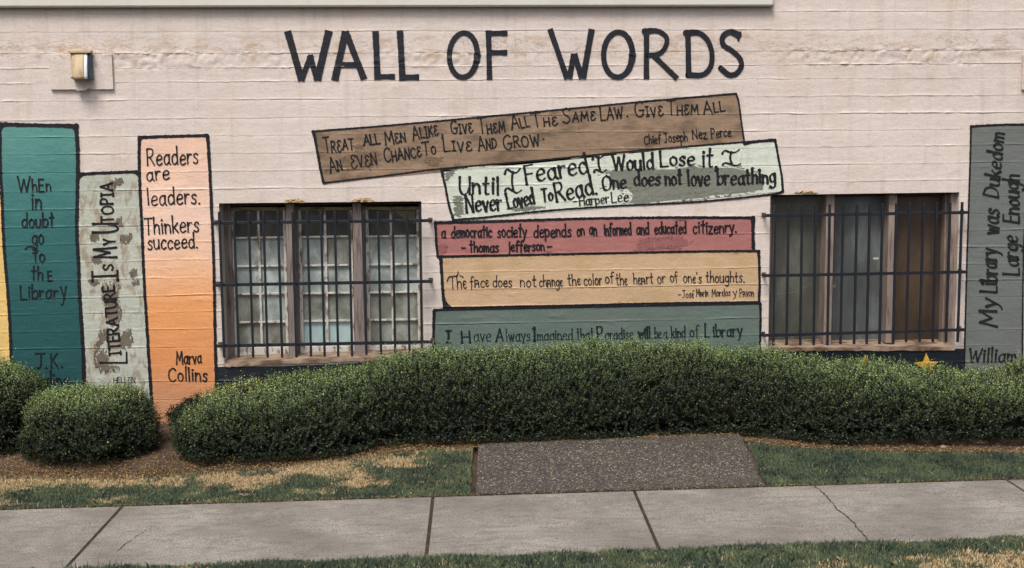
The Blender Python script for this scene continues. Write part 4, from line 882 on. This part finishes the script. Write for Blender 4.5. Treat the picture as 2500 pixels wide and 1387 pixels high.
# ------------------------------------------------------------------ wall lamps
M_lampmetal = simple('yellowed_lamp_metal', lin(182, 164, 134), .6, .2, 14, .1, 0, (1, 1, .5), lin(158, 136, 104))
M_lampdark = simple('blue_grey_steel_reflection', lin(62, 84, 90), .15, .2, 10, .05, .3)
M_lampwhite = simple('painted_lamp_highlight', lin(226, 230, 232), .25, .05, 10, .05)
M_lampunder = simple('lamp_inside', lin(30, 30, 30), .6)
def lamp(du, label):
    cx = lambda X_, Y_, y=0.0: W(100 + X_ / 8.667 + du, 100 + Y_ / 8.667, y)
    x0, z1 = map(float, cx(185, 290)); x1, z0 = map(float, cx(1545, 1028))
    t = thing('wall_lamp', label, 'wall lamp', ((x0 + x1) / 2, 0, z0), 'wall lamps on square backing plates')
    m = MB(); m.box(x0, x1, -.022, .002, z0, z1); m.o('backing_plate', M_wall, t, .003)
    a, zt_ = map(float, cx(612, 262, -.05)); b, zb_ = map(float, cx(1090, 815, -.05)); c = (a + b) / 2
    # curved hood: quarter round section, left side tan metal, right side steel with its reflection painted blue grey
    def arc(t0, t1, mat, nm, off=0.0):
        vs = []; fs = []; n = 10; hw = (b - a) / 2
        for j in range(9):
            s = j / 8; z = zt_ + (zb_ - zt_) * s; dep = .055 + .055 * math.sin(s * math.pi * .5); wdn = hw * (1 - .06 * s)
            for i in range(n + 1):
                q = t0 + (t1 - t0) * i / n; an = math.pi * (1 - q)
                vs.append((c + .008 * s + wdn * math.copysign(abs(math.cos(an)) ** .8, math.cos(an)), -.022 - off - dep * abs(math.sin(an)) ** .7, z))
        fs = [(j * (n + 1) + i, (j + 1) * (n + 1) + i, (j + 1) * (n + 1) + i + 1, j * (n + 1) + i + 1) for j in range(8) for i in range(n)]
        o = link(nm, mesh(nm, vs, fs, True), t, mat); md = o.modifiers.new('thick', 'SOLIDIFY'); md.thickness = .004; md.offset = -1
    arc(0, .62, M_lampmetal, 'hood'); arc(.62, .72, M_lampwhite, 'highlight_strip', .001); arc(.72, 1, M_lampdark, 'lens')  # white strip paints the highlight, the lens arc the steel's reflection
    m = MB(); m.box(a - .006, b + .006, -.09, -.022, zt_, zt_ + .02); m.o('top_cap', M_lampmetal, t, .003)
    m = MB(); m.box(a + .012, b - .008, -.10, -.022, zb_ + .008, zb_ + .016); m.o('underside', M_lampunder, t)
    p0, q0 = map(float, cx(745, 985, -.05)); p1, q1 = map(float, cx(920, 1055, -.05)); p2, _ = map(float, cx(1060, 1000, -.02))
    m = MB(); m.hexa([(p0, -.06, q0), (p1, -.06, q0 - .003), (p1, -.06, q1), (p0, -.06, q1), (p0, -.022, q0), (p1, -.022, q0), (p1, -.022, q1), (p0, -.022, q1)])
    m.hexa([(p1 + .0005, -.06, q0), (p2, -.03, q0 + .018), (p2, -.03, q0), (p1 + .0005, -.06, q1), (p1 + .0005, -.022, q0), (p2, -.022, q0 + .018), (p2, -.022, q0), (p1 + .0005, -.022, q1)])
    m.o('bracket', M_wall, t, .002)
    return t
lamp(0, 'old curved metal wall lamp on a beige plate above the teal book')
lamp(2374, 'wall lamp whose backing plate just enters the right edge of the photo')

# ------------------------------------------------------------------ hedge and bushes
def fast_mesh(name, V, nper, tint=None):
    """V: (n, nper, 3) polygons of nper corners each"""
    n = V.shape[0]; me = bpy.data.meshes.new(name); me.vertices.add(n * nper); me.vertices.foreach_set('co', V.reshape(-1).astype(np.float32))
    me.loops.add(n * nper); me.loops.foreach_set('vertex_index', np.arange(n * nper, dtype=np.int32)); me.polygons.add(n)
    me.polygons.foreach_set('loop_start', np.arange(0, n * nper, nper, dtype=np.int32)); me.polygons.foreach_set('loop_total', np.full(n, nper, np.int32))
    if tint is not None:
        at = me.color_attributes.new('tint', 'FLOAT_COLOR', 'POINT'); c = np.repeat(np.concatenate([tint, np.ones((n, 1))], 1)[:, None], nper, 1)
        at.data.foreach_set('color', c.reshape(-1).astype(np.float32))
    me.update(calc_edges=True); return me
def unit(v): return v / np.maximum(np.linalg.norm(v, axis=-1, keepdims=True), 1e-9)

hx_top = [(395, 1000), (425, 975), (470, 950), (520, 932), (575, 918), (640, 905), (760, 894), (860, 893), (900, 890), (922, 866), (970, 856), (1050, 846), (1200, 850), (1400, 843), (1600, 843), (1750, 848), (1890, 855), (1950, 868), (2050, 884), (2200, 890), (2350, 900), (2430, 902), (2470, 890), (2500, 878), (2700, 876)]
hx_bot = [(405, 1085), (440, 1120), (480, 1138), (600, 1132), (700, 1128), (820, 1118), (900, 1098), (1000, 1084), (1100, 1088), (1200, 1082), (1400, 1075), (1600, 1062), (1780, 1056), (1900, 1068), (2000, 1082), (2150, 1085), (2300, 1086), (2500, 1088), (2700, 1090)]
YTOP = -.36
tx = np.array([W(u, v, YTOP) for u, v in hx_top]); bx = np.array([GH(u, v) for u, v in hx_bot])
hedge_top = lambda x: np.interp(x, tx[:, 0], tx[:, 1]) - np.interp(x, [-2.2, -1.2, -.8, 3.6], [.088, .08, .042, .003])
hedge_front = lambda x: np.interp(x, bx[:, 0], bx[:, 1]) - .05
HXA, HXB = float(W(402, 1080, -.8)[0]), 5.6
def hedge_surf(s, th):
    """s: x; th 0..1 runs from the front foot over the top to the back foot"""
    x = s; e = np.clip((x - HXA) / .30, 0, 1); k = np.sqrt(np.maximum(1 - (1 - e) ** 2.4, 0.02))
    yf_ = hedge_front(x); yb_ = np.full_like(x, -.10); cy = (yf_ + yb_) / 2 * 1; a = (yb_ - yf_) / 2 * k
    g0 = G(x, cy) - .01; top = hedge_top(np.maximum(x, HXA + .05)); h = np.maximum(top - g0, .25) * (.55 + .45 * k); zc = g0 + h * .5
    an = (th * 1.16 - .08) * math.pi; c, s_ = -np.cos(an), np.sin(an)
    # superellipse
    n = .52
    yy = cy + a * np.sign(c) * np.abs(c) ** n; b = h * .5
    ang = th * 2 - 1
    zz = zc + b * np.where(True, 1, 1) * (2 * np.abs(np.sin(np.clip(an, 0, math.pi))) ** .62 - 1)
    # lean: front face leans back so the top is narrower, foot tucks in
    yy = np.where(yy < cy, yy + (zz - g0) * .10 * k, yy); yy = np.where((zz - g0) < .12, yy + (.12 - (zz - g0)) * .45 * (yy < cy) * .6, yy)
    return np.stack([x, yy, zz], -1)
def ball_surf(cx, cy, rx, ry, h):
    def f(s, th):
        g0 = float(G(cx, cy)) - .03; u = s * 2 * math.pi; w_ = th
        c = np.cos(w_ * math.pi / 2) ** .46; z = g0 + .0 + h * np.sin(w_ * math.pi / 2) ** .75
        r0 = c * (1 - .16 * np.clip(1 - (z - g0) / (h * .4), 0, 1) ** 2)
        X_ = cx + rx * r0 * np.sign(np.cos(u)) * np.abs(np.cos(u)) ** .85; Y_ = cy + ry * r0 * np.sign(np.sin(u)) * np.abs(np.sin(u)) ** .85
        return np.stack([X_, Y_, z], -1)
    return f
def topn_pre(N): return np.clip(N[:, 2], 0, 1)
def foliage(surf, srange, area, dens, seed, leafL=(.0095, .0185), yellow=.01):
    rg = np.random.default_rng(seed); n = int(area * dens)
    s = rg.uniform(*srange, n); th = rg.uniform(0, 1, n) ** 1.0
    ds, dt = (srange[1] - srange[0]) * 1e-3, 1e-3
    P = surf(s, th); A = surf(s + ds, th) - P; B = surf(s, np.clip(th + dt, 0, 1)) - surf(s, np.clip(th - dt, 0, 1))
    N = unit(np.cross(A, B)); cen = P.mean(0)
    cc = P - np.array([0, 0, .3]); ref = np.stack([np.zeros(n), (P[:, 1] - np.median(P[:, 1])), P[:, 2] - .25], -1)
    if srange[1] <= 1.01: ref = P - np.array([[cen[0], cen[1], .22]])
    N *= np.sign((N * ref).sum(-1, keepdims=True) + 1e-9)
    hol = (n3(P, 15, 41) > .66) & (topn_pre(N) < .35) & (rg.random(n) < .8)
    P, N, s, th = P[~hol], N[~hol], s[~hol], th[~hol]; n = len(P)
    lump = n3(P, 5.5, 3) - .5; lump2 = n3(P, 15, 9) - .5; lump3 = n3(P, 1.7, 14) - .5
    P = P + N * (lump * .10 + lump2 * .09 + lump3 * (.06 if srange[1] > 2 else .12))[:, None]
    up = np.array([0, 0, 1.0]); topn = np.clip(N[:, 2], 0, 1)
    d = unit(N * .75 + up * (.35 + .9 * topn)[:, None] + rg.normal(0, .38, (n, 3)))
    ln = rg.uniform(.03, .07, n) + (rg.random(n) < .025) * rg.uniform(.03, .09, n) + topn * rg.uniform(0, .05, n) * (rg.random(n) < .6)
    P0 = P - d * .045 - N * rg.uniform(0, .045, n)[:, None]
    K = 11; T = np.linspace(.08, 1, K)
    base = P0[:, None] + d[:, None] * ((ln + .03)[:, None] * T[None])[..., None]
    e1 = unit(np.cross(d, rg.normal(0, 1, (n, 3)))); e2 = np.cross(d, e1)
    phi = (np.arange(K) * 2.4)[None] + rg.uniform(0, 6.28, n)[:, None] + rg.normal(0, .3, (n, K))
    out = e1[:, None] * np.cos(phi)[..., None] + e2[:, None] * np.sin(phi)[..., None]
    ld = unit(out * .95 + d[:, None] * (.35 + .7 * T[None, :, None] ** 2) + rg.normal(0, .2, (n, K, 3)))
    L_ = rg.uniform(leafL[0], leafL[1], (n, K)) * (1.12 - .45 * T[None] ** 2); wd = L_ * rg.uniform(.27, .36, (n, K))
    nr = unit(d[:, None] * .9 - out * .3 + rg.normal(0, .4, (n, K, 3))); side = unit(np.cross(ld, nr))
    a = base; b = base + ld * (L_ * .5)[..., None] + side * wd[..., None]; c = base + ld * L_[..., None]; e = base + ld * (L_ * .5)[..., None] - side * wd[..., None]
    V = np.stack([a, b, c, e], 2).reshape(-1, 4, 3)
    tl = T[None] + 0 * L_; tip = np.clip((tl - .45) * 1.8, 0, 1) * (.25 + .75 * topn[:, None]) * (rg.random(n) < .75)[:, None]
    dark = np.array(lin(26, 34, 27)[:3]); young_lit = np.array(lin(120, 138, 82)[:3]); mid_ = np.array(lin(42, 54, 40)[:3])  # pale tips: young growth, and light painted on the top
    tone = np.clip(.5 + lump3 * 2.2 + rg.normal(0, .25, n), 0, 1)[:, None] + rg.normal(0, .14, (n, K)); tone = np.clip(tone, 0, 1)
    C = dark + (mid_ - dark) * tone[..., None]; C = C + (young_lit - C) * (tip * .8)[..., None]
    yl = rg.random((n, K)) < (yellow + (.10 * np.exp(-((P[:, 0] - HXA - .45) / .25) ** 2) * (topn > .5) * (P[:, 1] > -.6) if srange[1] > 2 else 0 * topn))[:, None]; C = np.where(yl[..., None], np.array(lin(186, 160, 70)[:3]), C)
    C = C * (.82 + .85 * topn ** 1.3)[:, None, None] * rg.uniform(.6, 1.35, (n, K))[..., None]  # leaves facing up are brightened, painting the top light into their colour
    return V, C.reshape(-1, 3)
def core(surf, srange, ns, nt, inset, loop=False):
    S = np.linspace(*srange, ns); T = np.linspace(0, 1, nt); vs = []
    Sg, Tg = np.meshgrid(S, T, indexing='ij'); P = surf(Sg.ravel(), Tg.ravel())
    return P.reshape(ns, nt, 3)
def bush_thing(name, label, surf, srange, area, dens, seed, loc, cat, yellow=.01, group=None, isball=False, stems=()):
    t = thing(name, label, cat, loc, group)
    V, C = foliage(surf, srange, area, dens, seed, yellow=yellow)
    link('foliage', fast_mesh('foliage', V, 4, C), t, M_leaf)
    ns, nt = (60, 14) if isball else (140, 22)
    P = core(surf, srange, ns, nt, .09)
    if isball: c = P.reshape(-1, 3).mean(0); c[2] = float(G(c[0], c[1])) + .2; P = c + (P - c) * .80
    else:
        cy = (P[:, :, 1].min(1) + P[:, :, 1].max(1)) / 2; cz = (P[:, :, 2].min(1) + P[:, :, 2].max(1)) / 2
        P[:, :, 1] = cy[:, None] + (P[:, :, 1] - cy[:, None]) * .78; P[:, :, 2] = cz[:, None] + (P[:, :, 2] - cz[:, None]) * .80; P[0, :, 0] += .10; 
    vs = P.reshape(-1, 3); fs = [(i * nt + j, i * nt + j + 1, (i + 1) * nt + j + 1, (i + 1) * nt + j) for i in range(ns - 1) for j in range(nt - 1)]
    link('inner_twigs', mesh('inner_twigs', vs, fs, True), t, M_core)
    for (x, y, h) in stems:
        m = MB(); p = np.array([x, y, float(G(x, y)) - .02]); d = np.array([random.uniform(-.2, .2), random.uniform(-.35, .0), 1.0])
        for k in range(3):
            q = p + d * h / 3 + np.array([random.uniform(-.02, .02), random.uniform(-.02, .02), 0]); m.tube(p, q, .009 - .002 * k, 6); p = q
        m.o('stem', M_twig, t)
    return t

st_h = [(float(x), float(hedge_front(x)) + random.uniform(.26, .36), .28) for x in np.arange(-1.9, 4.2, .23)]
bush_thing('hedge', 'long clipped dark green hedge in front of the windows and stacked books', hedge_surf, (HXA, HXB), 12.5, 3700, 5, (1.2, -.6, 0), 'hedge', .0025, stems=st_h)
b1x, b1y = GH(225, 1128)
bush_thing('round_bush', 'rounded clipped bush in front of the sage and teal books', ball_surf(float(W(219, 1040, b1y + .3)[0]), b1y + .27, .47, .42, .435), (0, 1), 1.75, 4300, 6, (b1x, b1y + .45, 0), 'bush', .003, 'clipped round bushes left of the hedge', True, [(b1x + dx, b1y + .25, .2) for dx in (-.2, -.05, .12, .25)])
b2x, b2y = GH(20, 1112)
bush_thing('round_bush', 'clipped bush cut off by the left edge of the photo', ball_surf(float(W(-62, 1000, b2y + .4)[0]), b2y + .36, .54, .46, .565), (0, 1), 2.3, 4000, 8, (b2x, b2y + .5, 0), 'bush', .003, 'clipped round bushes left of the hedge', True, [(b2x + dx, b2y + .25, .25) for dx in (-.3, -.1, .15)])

# ------------------------------------------------------------------ grass, litter
def blades(x, y, col, hgt, seed, wid=.0026):
    rg = np.random.default_rng(seed); n = len(x); z = G(x, y) - .012
    a = rg.uniform(0, 2 * math.pi, n); lean = rg.uniform(.1, .75, n); h = hgt * rg.uniform(.5, 1.25, n) * np.where(rg.random(n) < .03, 1.8, 1)
    dx, dy = np.cos(a), np.sin(a); w = wid * rg.uniform(.7, 1.4, n)
    b = rg.uniform(0, math.pi, n); sx, sy = np.cos(b) * w, np.sin(b) * w
    base = np.stack([x, y, z], -1); S_ = np.stack([sx, sy, 0 * sx], -1)
    m = base + np.stack([dx * lean * h * .35, dy * lean * h * .35, h * .55], -1); t = base + np.stack([dx * lean * h, dy * lean * h, h * (1.05 - .35 * lean)], -1)
    V = np.stack([base - S_, base + S_, m + S_ * .8, t, m - S_ * .8], 1)
    return V, col
def grass_area(n, xr, yr, keep, seed, strawf, hfun):
    rg = np.random.default_rng(seed); x = rg.uniform(*xr, n); y = rg.uniform(*yr, n); k = keep(x, y); x, y = x[k], y[k]
    sf = strawf(x, y); r = rg.random(len(x)); straw = r < sf
    gd = np.array(lin(58, 74, 68)[:3]); gl = np.array(lin(116, 128, 96)[:3]); sd_ = np.array(lin(222, 200, 164)[:3]); sb = np.array(lin(176, 152, 112)[:3])
    t = np.clip(n2(x * 9, y * 9, 81) * .7 + n2(x * 40, y * 40, 82) * .5 - .15 + rg.normal(0, .18, len(x)), 0, 1)[:, None]
    cg = gd + (gl - gd) * t; cs = sb + (sd_ - sb) * rg.random((len(x), 1))
    C = np.where(straw[:, None], cs, cg) * rg.uniform(.8, 1.15, (len(x), 1))
    return blades(x, y, C, hfun(x, y) * np.where(straw, .75, 1), seed + 1)
sl_l = lambda y: SLAB[3][0] + (SLAB[0][0] - SLAB[3][0]) * (y - SLAB[3][1]) / (SLAB[0][1] - SLAB[3][1])
sl_r = lambda y: SLAB[2][0] + (SLAB[1][0] - SLAB[2][0]) * (y - SLAB[2][1]) / (SLAB[1][1] - SLAB[2][1])
def front_of_plants(x):
    f = np.where(x > HXA, hedge_front(x), -.95)
    return f
lawn_back = np.array([GH(u, v) for u, v in ((-400, 1162), (0, 1160), (300, 1165), (480, 1152), (700, 1135), (900, 1112), (1100, 1092), (1160, 1090))])
lb = lambda x: np.interp(x, lawn_back[:, 0], lawn_back[:, 1])
rb = np.array([GH(u, v) for u, v in ((1810, 1076), (1900, 1088), (2050, 1098), (2200, 1100), (2500, 1104), (2900, 1108))])
rbf = lambda x: np.interp(x, rb[:, 0], rb[:, 1])
def keep_left(x, y):
    lim = lb(x) + .03 * (n2(x * 8, 1.0, 9) - .5) ; edge = n2(x * 30, y * 30, 7)
    soft = np.clip((lim - y) / .10, 0, 1)
    return (y < lim) & (y > yb(x) + .012 + .015 * edge) & (x < sl_l(y) - .035 - .012 * edge) & (np.random.default_rng(3).random(len(x)) < .3 + .7 * soft)
def straw_left(x, y):
    t = (y - yb(x)) / np.maximum(lb(x) - yb(x), .05)         # 0 at the sidewalk, 1 at the soil
    nz = n2(x * 3.2, y * 7, 51) * .45 + n2(x * 10, y * 16, 52) * .35 + n2(x * 28, y * 40, 53) * .2
    slab_near = np.clip((x - (SLAB[0][0] - .9)) / .9, 0, 1)
    v = t * 1.15 - .50 + (nz - .5) * 2.4 - slab_near * .45 + (n2(x * 6, y * 9, 57) - .5) * .6
    return np.clip(v * 1.5 + .25, .06, .93)
V1, C1 = grass_area(330000, (-5.2, sl_l(-1.0) + .1), (-1.75, -.6), keep_left, 21, straw_left, lambda x, y: .017 + .010 * n2(x * 5, y * 5, 4))
def keep_right(x, y):
    edge = n2(x * 30, y * 30, 7); soft = np.clip((rbf(x) - y) / .06, 0, 1)
    return (y < rbf(x) + .02 * (n2(x * 9, 3., 9) - .5)) & (y > yb(x) + .012 + .015 * edge) & (x > sl_r(y) + .02 + .012 * edge) & (np.random.default_rng(4).random(len(x)) < .35 + .65 * soft)
V2, C2 = grass_area(330000, (1.3, 5.2), (-1.75, -.5), keep_right, 31, lambda x, y: np.clip((n2(x * 4, y * 8, 55) - .8) * 1.0, .015, .2) + .3 * np.clip(1 - (rbf(x) - y) / .05, 0, 1), lambda x, y: .019 + .009 * n2(x * 5, y * 5, 4))
link('grass', fast_mesh('grass', V1, 5, C1), None, M_blade, kind='stuff', label='patchy green and straw coloured lawn strip left of the path slab', category='grass')
link('grass', fast_mesh('grass', V2, 5, C2), None, M_blade, kind='stuff', label='short dark green lawn strip right of the path slab', category='grass')
def keep_front(x, y):
    e = .05 * (n2(x * 5, 4.4, 9) - .5) + .03 * (n2(x * 22, 4.4, 10) - .5)
    return (y < yf(x) + .012 + e) & ((y > -3.5) | (np.random.default_rng(5).random(len(x)) < .35))
def straw_front(x, y):
    t = np.clip((yf(x) - y) / .3, 0, 1); right = np.clip((x - 1.9) / 1.5, 0, 1)
    return np.clip((n2(x * 7, y * 12, 61) - .72) * 1.6 + t * t * (1.5 * right + .25) * (.4 + n2(x * 12, y * 18, 62)) + .03, .03, .9)
V3, C3 = grass_area(420000, (-3.8, 4.6), (-4.4, -2.4), keep_front, 41, straw_front, lambda x, y: .024 + .014 * n2(x * 6, y * 6, 4))
link('grass', fast_mesh('grass', V3, 5, C3), None, M_blade, kind='stuff', label='tufted grass verge along the near edge of the sidewalk', category='grass')

def litter(n, xr, yfn, seed, size=(.004, .008)):
    rg = np.random.default_rng(seed); x = rg.uniform(*xr, n); y = yfn(x, rg); z = G(x, y) + rg.uniform(0, .006, n) - .002
    a = rg.uniform(0, 6.28, n); L_ = rg.uniform(*size, n); wd = L_ * rg.uniform(.35, .55, n); d = np.stack([np.cos(a), np.sin(a), rg.uniform(-.3, .3, n)], -1); s = np.stack([-np.sin(a), np.cos(a), rg.uniform(-.5, .5, n)], -1)
    c = np.stack([x, y, z + .004], -1); V = np.stack([c - d * L_[:, None], c + s * wd[:, None], c + d * L_[:, None], c - s * wd[:, None]], 1)
    pal = np.array([lin(124, 98, 66)[:3], lin(150, 126, 84)[:3], lin(96, 74, 54)[:3], lin(168, 144, 90)[:3], lin(76, 58, 44)[:3]])
    return V, pal[rg.integers(0, 5, n)] * rg.uniform(.7, 1.15, (n, 1))
parts = [litter(26000, (-4.6, SLAB[0][0]), lambda x, rg: np.minimum(lb(x) + .02 + np.abs(rg.normal(0, .22, len(x))) - .06, -.1), 91),
         litter(12000, (SLAB[0][0] - .1, 4.6), lambda x, rg: np.minimum(np.where(x > SLAB[1][0], rbf(x), SLAB[0][1] + .01) + np.abs(rg.normal(0, .05, len(x))) - .02, -.15), 92),
         litter(2500, (-4.6, 4.6), lambda x, rg: yb(x) + rg.normal(.012, .01, len(x)), 93, (.004, .007)),
         litter(500, (-4.2, 4.2), lambda x, rg: rg.uniform(-2.8, -.95, len(x)), 94, (.003, .007)), litter(700, (SLAB[0][0], SLAB[1][0]), lambda x, rg: SLAB[0][1] - np.abs(rg.normal(0, .2, len(x))), 95, (.003, .008))]
V = np.concatenate([p[0] for p in parts]); C = np.concatenate([p[1] for p in parts])
link('leaf_litter', fast_mesh('leaf_litter', V, 4, C), None, M_litter, kind='stuff', label='small dry leaves fallen along the foot of the hedge', category='leaf litter')
# small stones in the soil and on the lawn
import bmesh
def stone(u, v, r, label):
    x, y = GH(u, v); bm = bmesh.new(); bmesh.ops.create_icosphere(bm, subdivisions=3, radius=1)
    for q in bm.verts:
        k = 1 + .25 * (float(n2(q.co.x * 2 + u, q.co.y * 2 + q.co.z, 5)) - .5); q.co = Vector((q.co.x * r * k, q.co.y * r * .8 * k, q.co.z * r * .6 * k))
    me = bpy.data.meshes.new('stone'); bm.to_mesh(me); bm.free(); me.polygons.foreach_set('use_smooth', [True] * len(me.polygons))
    o = link('stone', me, None, M_stone); o.location = (x, y, float(G(x, y)) + r * .25); tag(o, label, 'stone')
stone(2303, 1094, .024, 'small rounded brown stone at the lawn edge under the right part of hedge')
stone(1315, 1073, .05, 'dark stone under the hedge at the back of the path slab')
